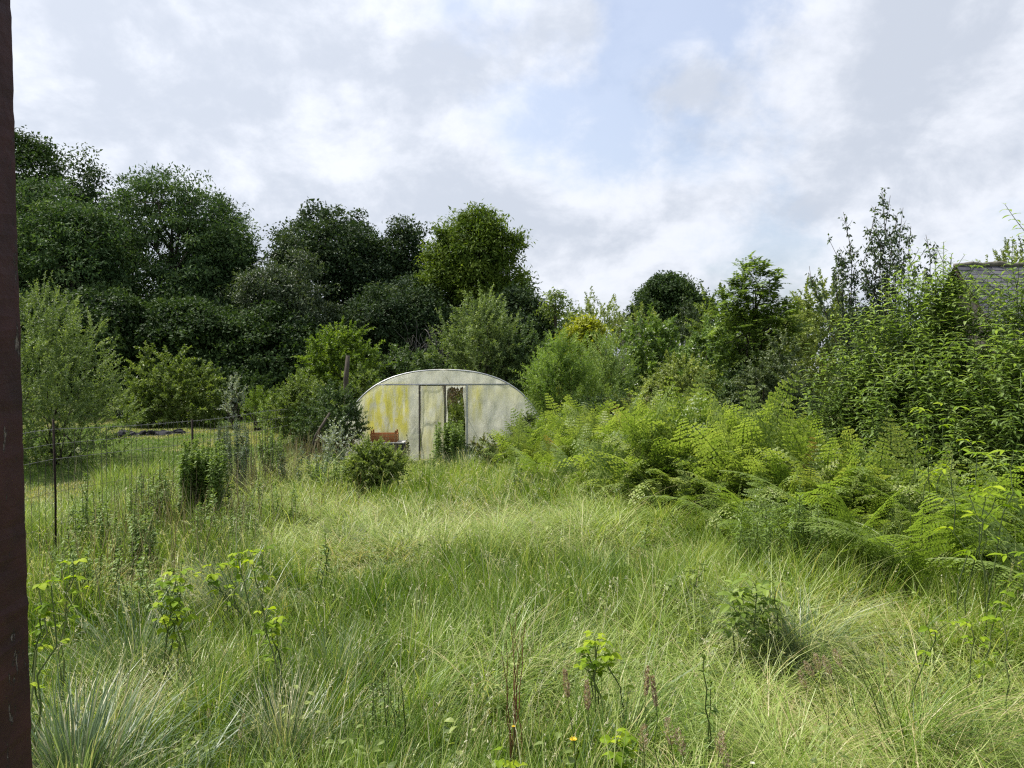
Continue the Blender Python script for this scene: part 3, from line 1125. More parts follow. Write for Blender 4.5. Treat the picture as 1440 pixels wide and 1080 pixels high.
# ------------------------------------------------------------------ the wood behind and the hedge trees
TG_ = 'trees of the dark wood behind the tunnel'
tree('oak_tree', 'tall dark oak half hidden by the maroon post, highest crown at the left edge', 'tree', 40, 52, 168, 150, 'oak', 465, 0.98, 96, 0.23, 0.133, 500, group=TG_)
tree('oak_tree', 'dark oak with a narrow twin topped crown showing behind the big pale ash', 'tree', 137, 49, 203, 120, 'alder', 356, 0.86, 89, 0.22, 0.125, 520, group=TG_)
tree('ash_tree', 'big pale green ash with sky showing between the limbs of its wide crown', 'tree', 243, 43, 226, 240, 'ash', 465, 0.82, 84, 0.23, 0.086, 520, lobes=13,
     inner=.4, trunk_r=.3, group=TG_)
tree('ash_tree', 'smaller ash filling the right flank of the big pale ash', 'tree', 292, 44.5, 262, 150, 'ash', 420, .80, 84, .22, .085, 520, lobes=11, group=TG_)
tree('ash_tree', 'mid green ash just right of the maroon post, below the highest oak', 'tree', 62, 41, 238, 170, 'ash', 440, .80, 84, .22, .085, 540, lobes=11, group=TG_)
tree('ash_tree', 'dense lower ash in front of the two oaks, beside the maroon post', 'tree', 105, 39, 282, 200, 'ash', 511, 0.78, 96, 0.22, 0.086, 560, lobes=11, group=TG_)
tree('ash_tree', 'ash with rounded drooping shoulder, right of the big pale ash', 'tree', 330, 43, 300, 130, 'ash', 372, 0.78, 89, 0.21, 0.086, 560, lobes=9, group=TG_)
tree('alder_tree', 'broad ragged topped dark tree in the middle of the wood', 'tree', 462, 46, 280, 205, 'alder', 666, 0.82, 101, 0.20, 0.125, 540, lobes=14, group=TG_)
tree('willow_tree', 'greyish leaved tree in front of the ragged dark tree', 'tree', 402, 40, 345, 150, 'grey_leaf', 434, 0.70, 89, 0.19, 0.062, 560, group=TG_)
tree('alder_tree', 'slim dark tree squeezed between the ragged tree and the round chestnut', 'tree', 570, 47, 300, 105, 'alder', 340, 0.74, 89, 0.20, 0.109, 540, group=TG_)
tree('chestnut_tree', 'round headed yellow green sweet chestnut at the right end of the wood', 'tree', 672, 42, 288, 160, 'chestnut', 588, 0.66, 113, 0.23, 0.086, 530, lobes=14,
     group=TG_, flat=.7)
tree('thicket_tree', 'dark ivy hung thicket below the crowns right behind the round chestnut', 'tree', 560, 41, 385, 190, 'alder', 557, 0.70, 89, 0.17, 0.094, 580, group=TG_)
tree('hazel_tree', 'shady low tree under the big pale ash, behind the round bush', 'tree', 275, 38.5, 410, 220, 'oak', 588, 0.70, 89, 0.19, 0.109, 590, group=TG_)
tree('hazel_tree', 'shady layered tree under the greyish leaved tree', 'tree', 390, 37, 425, 190, 'oak', 526, 0.66, 89, 0.19, 0.109, 590, group=TG_)
tree('elder_tree', 'dark low tree at the foot of the wood behind the big willow bush', 'tree', 130, 36, 400, 220, 'oak', 588, 0.70, 89, 0.19, 0.109, 590, group=TG_)
tree('elder_tree', 'dark tree standing just behind the olive leaved willow shrub', 'tree', 735, 39, 400, 100, 'alder', 340, 0.62, 89, 0.17, 0.094, 560, group=TG_)
# dead climbing stems between the trunks
def bare_shrub(name, label, cat, px, d, top, w, n, mat='greytwig', z0=.2, rad=.012):
    rng = rng_of(label)
    root, g = plant_root(name, px, d, label, cat)
    H = at(px, top, d)[2] - g
    rx = w / 2 * d / F
    lb = auto_lobes(rng, rx, rx * .8, z0, H, 6)
    c, nr = sample_lobes(rng, lb, n, .5)
    sb = MB()
    for i in range(len(c)):
        b = np.array([rng.uniform(-.35, .35) * rx, rng.uniform(-.3, .3) * rx, z0])
        cc = curve(rng, b, c[i], 7, .05, .05)
        sb.tube(cc, np.linspace(rad * 1.6, rad * .5, 7), 3, rng.random(), cap=False)
        for _ in range(5):
            q = cc[rng.integers(3, 7)]
            e = q + unit(nr[i] + rng.normal(size=3) * .8 + (0, 0, .3)) * rng.uniform(.25, .7)
            sb.tube([q, (q + e) / 2 + rng.normal(size=3) * .04, e], [rad * .6, rad * .5, rad * .35], 3, rng.random(), cap=False)
    sb.build('stem', M[mat], root)
    return root


bare_shrub('dead_shrub', 'tangle of bare grey dead stems in the dark below the round chestnut', 'shrub', 590, 37.5, 440, 120, 80)
bare_shrub('dead_shrub', 'bare grey twiggy shrub on the skyline right of the bright yellow bush', 'shrub', 890, 44, 436, 110, 150, rad=.016)

# middle distance
tree('oak_tree', 'rounded dark oak alone on the skyline beyond the hedges', 'tree', 945, 70, 384, 110, 'oak', 526, 0.86, 96, 0.27, 0.156, 470, lobes=10)
bush('willow_shrub', 'wide olive green scrub on the skyline behind the yellow bush', 'shrub', 855, 56, 411, 190, 'olive', 420, 1.1, 40, .26, .09, depth=4, lobes=9, up=.8)
bush('willow_shrub', 'distant rounded grey green shrub below the lone dark oak', 'shrub', 968, 50, 425, 80, 'grey_leaf', 180, .9, 40, .24, .09, lobes=5)
bush('yellow_shrub', 'bright yellow leaved bush glowing among the green hedges', 'shrub', 820, 36, 440, 90, 'yellow', 200, .55, 60, .17, .10, mode='puff', lobes=7)
bush('hedge_shrub', 'dark green hedge shrub at the right foot of the round chestnut', 'shrub', 765, 38, 432, 80, 'dark_bush', 220, .8, 40, .2, .09, lobes=5)
tree('young_tree', 'thin young tree with a few airy leaves against the sky, right of the chestnut', 'tree', 781, 37, 400, 34, 'hazel', 30, .55, 26, .17, .09, 450, lobes=3, trunk_r=.07,
     branches=20)
bush('hedge_shrub', 'mid green hedge shrub behind the tall feathery tree on its left', 'shrub', 1010, 34, 404, 110, 'hazel', 280, .8, 44, .19, .10, lobes=7)
bush('hedge_shrub', 'tall olive hedge bush on the skyline right of the feathery tree', 'shrub', 1150, 32, 388, 150, 'olive', 420, .75, 46, .16, .08, lobes=9)
bush('hedge_shrub', 'yellowish hedge bush between the feathery tree and the white dotted shrub', 'shrub', 1115, 26, 438, 110, 'olive', 320, .6, 44, .13, .07, lobes=7, tint0=.15)
bush('laurel_bush', 'glossy bright green laurel like bush in the middle of the hedge', 'shrub', 925, 27, 438, 120, 'laurel', 330, .6, 34, .19, .085, lobes=8, up=.7)
bush('laurel_bush', 'darker glossy bush close to the left side of the feathery tree', 'shrub', 1000, 25, 452, 100, 'laurel', 280, .55, 36, .16, .075, lobes=7)
bush('willow_shrub', 'large olive leaved willow shrub rising straight behind the tunnel', 'shrub', 676, 27.5, 414, 150, 'willow', 620, .75, 44, .13, .045, lobes=9, up=.9, stems=20)
bush('hedge_shrub', 'deep green shrub behind the right shoulder of the tunnel', 'shrub', 738, 27, 452, 90, 'dark_bush', 300, .6, 40, .14, .07, lobes=6)
bush('hazel_bush', 'blue green leafy bushes crowding the left rear of the tunnel', 'shrub', 565, 27, 488, 150, 'dark_bush', 380, .6, 38, .15, .07, lobes=8)
bush('garden_tree', 'small rounded yellow green tree behind the old wooden pole', 'tree', 480, 24.5, 454, 116, 'lime', 420, .5, 44, .12, .055, z0=.9, lobes=9, stems=24)
bush('leafy_shrub', 'pale leafy shrub beside the foot of the old wooden pole', 'shrub', 515, 22, 520, 80, 'hazel', 220, .4, 34, .13, .065, lobes=5)
bush('green_bush', 'fresh green spreading bush left of the old wooden pole', 'shrub', 425, 20.5, 527, 110, 'hazel', 460, .4, 42, .085, .035, lobes=7)
bush('dark_bush', 'dense dark green bush touching the left corner of the tunnel', 'shrub', 465, 17.6, 538, 96, 'dark_bush', 520, .3, 46, .065, .028, lobes=8)
bush('bamboo_clump', 'feathery light green bamboo clump at the right corner of the tunnel', 'bamboo', 790, 20.5, 468, 100, 'bamboo', 620, .6, 44, .11, .018, lobes=8, up=1.1,
     bark='greenstem', stems=40, srad=.012, spread=1.2)
bush('bamboo_clump', 'small pale yellow green clump leaning on the right side of the tunnel', 'bamboo', 752, 21.0, 545, 46, 'lime', 150, .35, 40, .085, .018, lobes=4, bark='greenstem')
bush('broom_bush', 'soft mid green bush behind the bamboo clump', 'shrub', 848, 24, 466, 100, 'broom', 520, .6, 46, .09, .02, lobes=7, up=1.0)
bush('conifer_shrub', 'narrow bright green upright shrub growing against the bamboo clump', 'shrub', 828, 21.3, 500, 30, 'lime', 120, .4, 40, .08, .018, lobes=3, up=1.4)
bush('hedge_shrub', 'dark green low hedge in the shade right of the bamboo clump', 'shrub', 845, 19.6, 552, 110, 'dark_bush', 420, .4, 40, .09, .04, lobes=6)
bush('bramble_bank', 'bank of bramble with reddish leaf tips between the bamboo and the bracken', 'bramble', 905, 19.3, 556, 150, 'ruddy', 520, .35, 40, .075, .04, lobes=8, tint0=.1)
bush('dogwood_shrub', 'olive yellow low shrub below the glossy bushes', 'shrub', 965, 22, 500, 120, 'olive', 430, .45, 42, .09, .05, lobes=7, tint0=.1)
bush('flowering_shrub', 'dark leaved shrub dotted with whitish leaves under the feathery tree', 'shrub', 1095, 19, 472, 110, 'purple', 420, .45, 40, .09, .045, lobes=7)
bush('hedge_shrub', 'dark shrub in the shade below the feathery tree', 'shrub', 1050, 20.5, 505, 100, 'dark_bush', 340, .45, 40, .10, .05, lobes=6)
tree('robinia_tree', 'tall feathery young tree with hanging compound leaves above the bracken', 'tree', 1062, 21, 358, 112, 'robinia', 640, .40, 24, .15, .065, 545, mode='pinnate',
     lobes=14, trunk_r=.09, droop=.35, inner=.5, up=.7, spread=1.6)
bush('willow_bush', 'big silvery green willow bush at the left, right beside the maroon post', 'shrub', 75, 17.8, 400, 190, 'willow', 1500, .5, 46, .075, .026, lobes=14, up=.75,
     stems=14, depth=2.4, z0=-.25)
bush('round_bush', 'round green bush on the far lawn in front of the dark wood', 'shrub', 243, 29, 486, 138, 'hazel', 620, .5, 46, .15, .06, lobes=9, up=.35, z0=-.1)
bush('silver_sapling', 'thin silvery sapling at the lawn edge right of the round bush', 'shrub', 331, 28, 524, 34, 'silver', 60, .4, 22, .10, .04, lobes=3, up=1.0)
bush('gorse_bush', 'yellow green feathery little bush at the end of the lawn', 'shrub', 362, 27, 546, 44, 'lime', 150, .4, 40, .10, .02, lobes=4, up=1.2)
bush('shade_shrub', 'dark shrub under the trees at the back of the lawn', 'shrub', 330, 33, 520, 120, 'oak', 240, .6, 40, .15, .07, lobes=6)
bush('green_shrub', 'small leafy shrub between the lawn and the spreading green bush', 'shrub', 395, 25, 552, 60, 'broom', 200, .4, 38, .10, .045, lobes=4)
bush('little_bush', 'low rounded leafy bush standing in the long grass before the crate', 'shrub', 526, 13.6, 618, 78, 'hazel', 420, .28, 40, .06, .028, lobes=8, z0=.05, tint0=.2)
bush('dark_leaf_shrub', 'dark bronze leaved shrub at the right corner of the tunnel', 'shrub', 742, 17.7, 585, 44, 'purple', 200, .25, 32, .085, .04, lobes=5)
bush('bramble_heap', 'heap of cut reddish bramble and dry stalks in front of the tunnel', 'bramble', 705, 16.6, 608, 100, 'ruddy', 300, .25, 32, .065, .035, lobes=6, z0=.0, up=.1)
bush('skyline_shrub', 'upright shrub rising behind the ridge of the slate roofed shed', 'shrub', 1425, 27, 333, 150, 'olive', 420, .8, 44, .13, .055, lobes=8, up=1.6)
bush('silver_plant', 'pale silvery leaved plant in front of the dense dark bush', 'plant', 470, 15.8, 588, 50, 'silver', 60, .3, 16, .07, .035, lobes=4, stems=30, bark='greenstem', srad=.008)


def far_wood():
    rng = rng_of('far wood')
    mb = MB()
    n = 1500
    x = rng.uniform(-110, 120, n)
    y = rng.uniform(84, 100, n)
    top = 5.5 + 3.5 * vnoise(x * .12, y * 0, 4) + 1.5 * vnoise(x * .4, y * 0, 8)
    c = np.stack([x, y, top * rng.random(n) ** .6], 1)
    foliage(rng, mb, c, np.tile([0, -.6, .5], (n, 1)), 'puff', 1.9, 46, .6, .35)
    mb.build('far_wood', M['oak'])
    o = bpy.data.objects['far_wood']
    tag(o, 'distant dark wood closing the view behind all the hedges', 'wood', kind='stuff')


far_wood()


# ------------------------------------------------------------------ sapling stand at the right
def saplings():
    rng = rng_of('saplings')
    d = 14.0
    M['pear'] = leafmat('pear_leaf', [(0.030, 0.055, 0.026), (0.062, 0.100, 0.040), (0.120, 0.170, 0.070)], .3, rough=.4, spec=.45)
    defs = [('slender multi stemmed sapling with sparse dark leaves, tallest against the sky', [(1240, 267, 14.0), (1252, 275, 14.0), (1270, 292, 14.1), (1232, 290, 14.1), (1222, 345, 14), (1262, 300, 14.1), (1226, 318, 13.9), (1250, 350, 13.8), (1270, 360, 14.0), (1215, 372, 14)], 1238),
            ('leaning sapling whose outer shoot arches over the hedge to the left', [(1186, 298, 14.3), (1165, 335, 14.4), (1138, 374, 14.2), (1182, 350, 14.2), (1200, 380, 14.2)], 1205),
            ('thin sapling with one upright stem between the tall sapling and the leafy spikes', [(1281, 318, 13.6), (1302, 330, 13.7)], 1288)]
    for label, tips, bpx in defs:
        root, g = plant_root('sapling', bpx, d, label, 'tree', 'slender saplings against the sky')
        ox = np.array([root.location.x, root.location.y, root.location.z])
        sb, lf = MB(), MB()
        for (tx, ty, td) in tips:
            tip = at(tx, ty, td) - ox
            b = np.array([rng.uniform(-.2, .2), rng.uniform(-.15, .15), 0])
            cc = curve(rng, b, tip, 12, 0, .012)
            cc[:, 0] += (b[0] - tip[0]) * .25 * np.sin(np.linspace(0, np.pi, 12))
            sb.tube(cc, np.linspace(.022, .004, 12), 5, .5)
            tw = []
            for _ in range(50):
                t = rng.uniform(.4, .99)
                i = min(10, int(t * 11))
                p = cc[i] + (cc[i + 1] - cc[i]) * (t * 11 - i)
                ln = (.12 + .55 * (1 - t)) * rng.uniform(.6, 1.2)
                a = rng.uniform(0, 2 * np.pi)
                e = p + np.array([np.cos(a) * .6, np.sin(a) * .6, .8]) * ln
                m_ = (p + e) / 2 + np.array([np.cos(a), np.sin(a), 0]) * ln * .1
                sb.tube([p, m_, e], [.005, .004, .002], 3, .5, cap=False)
                tw.append((p, m_, e, ln))
            for p, m_, e, ln in tw:
                k = int(5 + ln * 22)
                t = rng.random((k, 1))
                P = np.where(t < .5, p + (m_ - p) * t * 2, m_ + (e - m_) * (t - .5) * 2)
                D = unit(rng.normal(size=(k, 3)) * .7 + np.array([0, 0, -.75]))
                lf.leaves(P + D * .025, D, rng.normal(size=(k, 3)), rng.uniform(.055, .085, k), .036, rng.random(k), fold=.12)
        sb.build('stem', M['bark'], root, smooth=True)
        lf.build('foliage', M['pear'], root)


saplings()


# ------------------------------------------------------------------ tall lance leaved shrubs at the right
def lance_shrub(label, px, d, tops, w, nst=46, cat='shrub', z0f=.12, Lf=.195, mat='buddleia', name='buddleia_shrub', group=None, side=True):
    rng = rng_of(label)
    root, g = plant_root(name, px, d, label, cat, group)
    o = np.array([root.location.x, root.location.y, root.location.z])
    rx = w / 2 * d / F
    H = at(px, tops[0][1], d)[2] - g
    sb, lf = MB(), MB()
    ends = [at(tx, ty, d + rng.uniform(-.1, .2)) - o for tx, ty in tops]
    zt = H * .96
    for _ in range(nst):
        a = rng.uniform(0, 2 * np.pi)
        q = rng.random() ** .55
        u = q * np.cos(a)
        v = q * np.sin(a)
        hh = np.interp(u * rx, *zip(*sorted([(e[0], e[2]) for e in ends]))) if len(ends) > 1 else zt
        hh = hh * (1 - .55 * q ** 3.2) * (1 - .42 * rng.random() ** 1.8)
        ends.append(np.array([u * rx, v * rx * .9, max(.35, hh)]))
    PP, DD, NN, LL, TT = [], [], [], [], []
    for ei, e in enumerate(ends):
        b = np.array([e[0] * .25 + rng.normal() * .1, e[1] * .25 + rng.normal() * .1, -.02])
        n = 14
        t = np.linspace(0, 1, n)[:, None]
        cc = b * (1 - t) + e * t
        cc[:, :2] = b[:2] + (e[:2] - b[:2]) * (t ** 1.5)
        cc[1:-1] += rng.normal(size=(n - 2, 3)) * .015
        ln = np.linalg.norm(np.diff(cc, axis=0), axis=1).sum()
        sb.tube(cc, np.linspace(.014, .004, n), 4, rng.random(), cap=False)
        segs = [(cc, max(.0, 1 - 1.5 / ln), rng.uniform(.9, 1.15))]
        if side:
            for _2 in range(15):
                i = rng.integers(4, 13)
                p = cc[i]
                a = rng.uniform(0, 2 * np.pi)
                l2 = rng.uniform(.25, .62)
                q = p + np.array([np.cos(a) * .75, np.sin(a) * .75, .65]) * l2
                c2 = curve(rng, p, q, 5, -.05, .01)
                sb.tube(c2, np.linspace(.006, .003, 5), 3, rng.random(), cap=False)
                segs.append((c2, .1, rng.uniform(.65, .9)))
        st = rng.uniform(0, .5)
        for c2, t0, sc_ in segs:
            l2 = np.linalg.norm(np.diff(c2, axis=0), axis=1).sum()
            m = max(4, int(l2 * (1 - t0) / .068))
            tt = np.linspace(t0, .995, m)
            f = tt * (len(c2) - 1)
            i = np.minimum(f.astype(int), len(c2) - 2)
            p = c2[i] + (c2[i + 1] - c2[i]) * (f - i)[:, None]
            ax = unit(c2[i + 1] - c2[i])
            for k in (0, 1):
                an = np.arange(m) * (np.pi / 2) + k * np.pi + rng.normal(size=m) * .25 + st * 7
                hz = np.stack([np.cos(an), np.sin(an), np.zeros(m)], 1)
                rise = .2 + .75 * sstep(.82, 1.0, tt)[:, None]
                D = unit(hz + ax * rise)
                PP.append(p)
                DD.append(D)
                NN.append(unit(np.array([0, 0, 1.0]) - D * D[:, 2:] + rng.normal(size=(m, 3)) * .12))
                LL.append(Lf * sc_ * rng.uniform(.75, 1.2, m) * (1 - .6 * sstep(.88, 1.0, tt)))
                TT.append(np.clip(st + .28 * rng.random(m) + .28 * sstep(.75, 1, tt) - .05, 0, 1))
    P, D, N, L, T = (np.concatenate(q) for q in (PP, DD, NN, LL, TT))
    lf.lances(P, D, N, L, L * .23, T, droop=rng.uniform(.25, .8, len(P)), fold=.16)
    sb.build('stem', M['greenstem'], root, smooth=True)
    lf.build('foliage', M[mat], root)
    return root


GB = 'lance leaved shrubs of the bank at the right'
lance_shrub('rounded lance leaved shrub at the left end of the tall bank', 1190, 11.6, [(1190, 455), (1160, 490), (1225, 430), (1125, 535)], 170, 80, group=GB)
lance_shrub('broad lance leaved shrub with drooping tips below the saplings', 1250, 11.3, [(1250, 392), (1225, 415), (1285, 375), (1280, 345), (1300, 382), (1205, 450), (1300, 400), (1240, 405), (1265, 395)], 160, 95, group=GB)
lance_shrub('tallest lance leaved shrub ending in one bright leafy spike by the shed roof', 1325, 10.8, [(1327, 340), (1318, 352), (1338, 362), (1300, 380), (1345, 385), (1310, 390), (1362, 398), (1336, 385), (1350, 388), (1318, 388), (1343, 400)], 120, 130, group=GB)
lance_shrub('lance leaved shrub that covers the lower slates of the shed', 1392, 10.4, [(1388, 390), (1372, 398), (1410, 402), (1356, 396), (1432, 392), (1400, 410), (1364, 415), (1340, 400)], 145, 130, group=GB)
lance_shrub('lance leaved shrub with tall spikes at the right edge of the picture', 1452, 9.6, [(1424, 338), (1450, 300), (1470, 380), (1436, 395), (1490, 360), (1415, 390), (1445, 380)], 140, 90, group=GB)
lance_shrub('lower front lance leaved shrub spilling towards the bracken', 1285, 10.0, [(1285, 470), (1240, 500), (1330, 470), (1200, 540), (1370, 490)], 210, 78, group=GB)
lance_shrub('low lance leaved shrub in front of the shed, above the near ferns', 1410, 9.2, [(1410, 450), (1370, 470), (1450, 440), (1490, 470)], 170, 80, group=GB)


# ------------------------------------------------------------------ bracken and ferns
def frond(rng, npair=12, npin=5, stipe=.55, blade=.85, width=.34, bend=1.15, th0=.12, lush=1.0):
    """one fern frond at the origin leaning to +x: returns vertices, triangles, tint (leaf) and the stalk polyline"""
    n = 22
    L = stipe + blade
    s = np.linspace(0, 1, n)
    th = th0 + bend * s ** 1.6
    ds = L / (n - 1)
    pts = np.zeros((n, 3))
    for i in range(1, n):
        a = (th[i] + th[i - 1]) / 2
        pts[i] = pts[i - 1] + ds * np.array([math.sin(a), rng.normal() * .03, math.cos(a)])
    PP, DD, NN, LL, WW, TT = [], [], [], [], [], []
    for k in range(npair):
        u = (k + .3) / npair
        q = (stipe + blade * u) / L * (n - 1)
        i = min(n - 2, int(q))
        p = pts[i] + (pts[i + 1] - pts[i]) * (q - i)
        ax = unit(pts[i + 1] - pts[i])
        sd0 = np.array([0, 1.0, 0])
        nrm = np.cross(ax, sd0)
        nrm = nrm if nrm[2] > 0 or abs(ax[2]) > .98 else -nrm
        pl = width * (1 - u) ** .75 * (1.0 if u > .1 else .85) + .02
        for sg in (-1, 1):
            dr = unit(sd0 * sg + ax * (.35 + .5 * u) - np.array([0, 0, .18]) + rng.normal(size=3) * .10)
            m = max(2, int(npin * (pl / width) ** .6 + .5))
            t = (np.arange(m) + .35) / m
            droop = np.array([0, 0, -1.0]) * (t ** 2)[:, None] * pl * .22
            base = p + dr * (t * pl)[:, None] + droop
            sd = unit(np.cross(nrm, dr))
            pw = pl / m * 1.05
            ln = np.maximum(.010, .115 * lush * (1 - t) ** .8 * (pl / width) ** .7 + .012)
            for s2 in (-1, 1):
                PP.append(base)
                DD.append(unit(sd * s2 + dr * .55 + rng.normal(size=(m, 3)) * .06))
                NN.append(np.tile(nrm, (m, 1)) + rng.normal(size=(m, 3)) * .12)
                LL.append(ln)
                WW.append(np.full(m, pw))
                TT.append(np.clip(.25 + .3 * u + rng.normal(size=m) * .1, 0, 1))
            PP.append((p + dr * pl * .9 + np.array([0, 0, -1.0]) * pl * .18)[None])
            DD.append(dr[None])
            NN.append(nrm[None])
            LL.append(np.array([pl * .16 + .01]))
            WW.append(np.array([pw * .8]))
            TT.append(np.array([.7]))
    mb = MB()
    mb.leaves(*(np.concatenate(q) for q in (PP, DD, NN, LL, WW, TT)), fold=.1)
    return mb, pts


EX = np.array([-.2, .35, .9, 1.7, 2.9, 4.1, 5.0, 5.6, 7.0, 9.0])
EY = np.array([15.8, 14.0, 12.8, 11.3, 10.2, 8.8, 7.2, 6.4, 5.6, 5.0])


def bracken_edge(x):
    return np.interp(x, EX, EY)


def build_bracken():
    rng = rng_of('bracken')
    protos = []
    for i in range(16):
        mb, pts = frond(rng, 12, 5, rng.uniform(.45, .70), rng.uniform(.65, .90), rng.uniform(.20, .29), rng.uniform(.5, 1.8), rng.uniform(.05, .55), .30)
        sb = MB()
        sb.tube(pts, np.linspace(.006, .0015, len(pts)), 3, .5, cap=False)
        protos.append((np.concatenate(mb.v), np.concatenate(mb.f), np.concatenate(mb.t), sb.v[0], sb.f[0]))
    n = 7000
    x = rng.uniform(-.2, 9.0, n * 5)
    y = rng.uniform(5.6, 20, n * 5)
    e = bracken_edge(x)
    depth_in = y - e
    keep = (depth_in > .1) & (y < 19.4) & (x > -.3)
    # thinner behind the tall shrubs, which hide it
    keep &= (rng.random(n * 5) < np.where((x > 4.6) & (y > 11.5), .25, 1.0))
    keep &= ~((x < 1.0) & (y > 17.2))
    keep &= rng.random(n * 5) < .25 + 1.1 * sstep(.25, .6, vnoise(x * 1.7, y * 1.7, 33))
    x, y, depth_in = x[keep][:n], y[keep][:n], depth_in[keep][:n]
    hs = (.46 + .48 * sstep(.0, 2.0, depth_in)) * (.56 + .76 * vnoise(x * .9, y * .9, 31)) * np.where(x < 1.2, .82, 1.0) * np.where(x > 4.4, .88, 1)
    lf, sb = MB(), MB()
    lean = np.where(rng.random(len(x)) < .45, rng.uniform(0, 2 * np.pi, len(x)), rng.normal(-2.0, .9, len(x)))
    for i in range(len(x)):
        V, T, tt, SV, ST = protos[rng.integers(len(protos))]
        a = lean[i]
        s = hs[i] * rng.uniform(.55, 1.2)
        tl = rng.normal(size=2) * .34
        c_, s_ = math.cos(a), math.sin(a)
        Mx = np.array([[1, 0, tl[0]], [0, 1, tl[1]], [-tl[0], -tl[1], 1]]) @ np.array([[c_, -s_, 0], [s_, c_, 0], [0, 0, 1]]) * s
        o = np.array([x[i], y[i], float(G(x[i], y[i]))])
        b = rng.normal() * .2
        if rng.random() < .006:
            b = .9
        lf.add(V @ Mx.T + o, T, np.clip(tt + b, 0, .70 if b < .8 else 1))
        sb.add(SV @ Mx.T + o, ST, .5)
    o = lf.build('bracken', M['bracken'])
    tag(o, 'sea of light green bracken filling the ground right of the tunnel', 'bracken', kind='stuff')
    so_ = sb.build('bracken_stems', M['greenstem'], o)


build_bracken()


def near_ferns():
    rng = rng_of('near ferns')
    protos = []
    for i in range(4):
        mb, pts = frond(rng, 16, 9, .35, 1.15, .30, [.75, .95, .6, 1.1][i], .65, .40)
        lm = mb.mesh('frond_leaf')
        lm.materials.append(M['fern_near'])
        sb = MB()
        sb.tube(pts, np.linspace(.007, .0015, len(pts)), 4, .5, cap=False)
        sm = sb.mesh('frond_stalk', True)
        sm.materials.append(M['greenstem'])
        # one frond = one mesh of leaf and stalk
        j = MB()
        j.add(np.concatenate(mb.v), np.concatenate(mb.f), np.concatenate(mb.t))
        j.add(sb.v[0], sb.f[0], .9)
        me = j.mesh('frond')
        me.materials.append(M['fern_near'])
        protos.append(me)
    defs = [(4.75, 6.6, 'fern at the right edge with long fronds reaching over the long grass'),
            (4.05, 7.3, 'fern whose pale frond points left over the dark hollow'),
            (3.7, 8.3, 'fern behind the dark hollow, under the lower lance leaved shrub'),
            (4.75, 5.6, 'nearest fern, hanging low at the right edge of the picture'),
            (3.0, 9.3, 'fern at the front edge of the bracken, right of the upright green weeds'),
            (5.6, 7.7, 'tall fern standing behind the fern at the right edge'),
            (.55, 14.0, 'fern at the far left corner of the bracken with frond raised to the tunnel'),
            (1.1, 13.0, 'fern drooping onto the grass at the left front of the bracken'),
            (4.7, 8.0, 'fern rising out of the middle of the right bank')]
    for k, (x, y, label) in enumerate(defs):
        g = float(G(x, y))
        root = empty('fern', (x, y, g), math.pi + .35)
        tag(root, label, 'fern', 'separate ferns along the edge of the bracken')
        nf = 8
        sc_ = rng.uniform(.95, 1.2) * (.75 if y > 12 else 1.0)
        for i in range(nf):
            o = bpy.data.objects.new('frond', protos[rng.integers(4)])
            C.objects.link(o)
            o.parent = root
            o.rotation_euler = (rng.normal() * .2, rng.normal() * .2, (i / (nf - 1) - .5) * 3.6 + rng.normal() * .3)
            s = sc_ * rng.uniform(.75, 1.1)
            o.scale = (s, s, s)


near_ferns()


# ------------------------------------------------------------------ grass
def lean_field(x, y):
    return 2 * np.pi * (vnoise(x * .30 + 7, y * .30, 41) * 1.0 + .25 * vnoise(x * 1.1, y * 1.1, 42)) - .9


def in_tunnel(x, y):
    return (np.abs(x - TX) < TA) & (y > TD - .12) & (y < TD + 10)


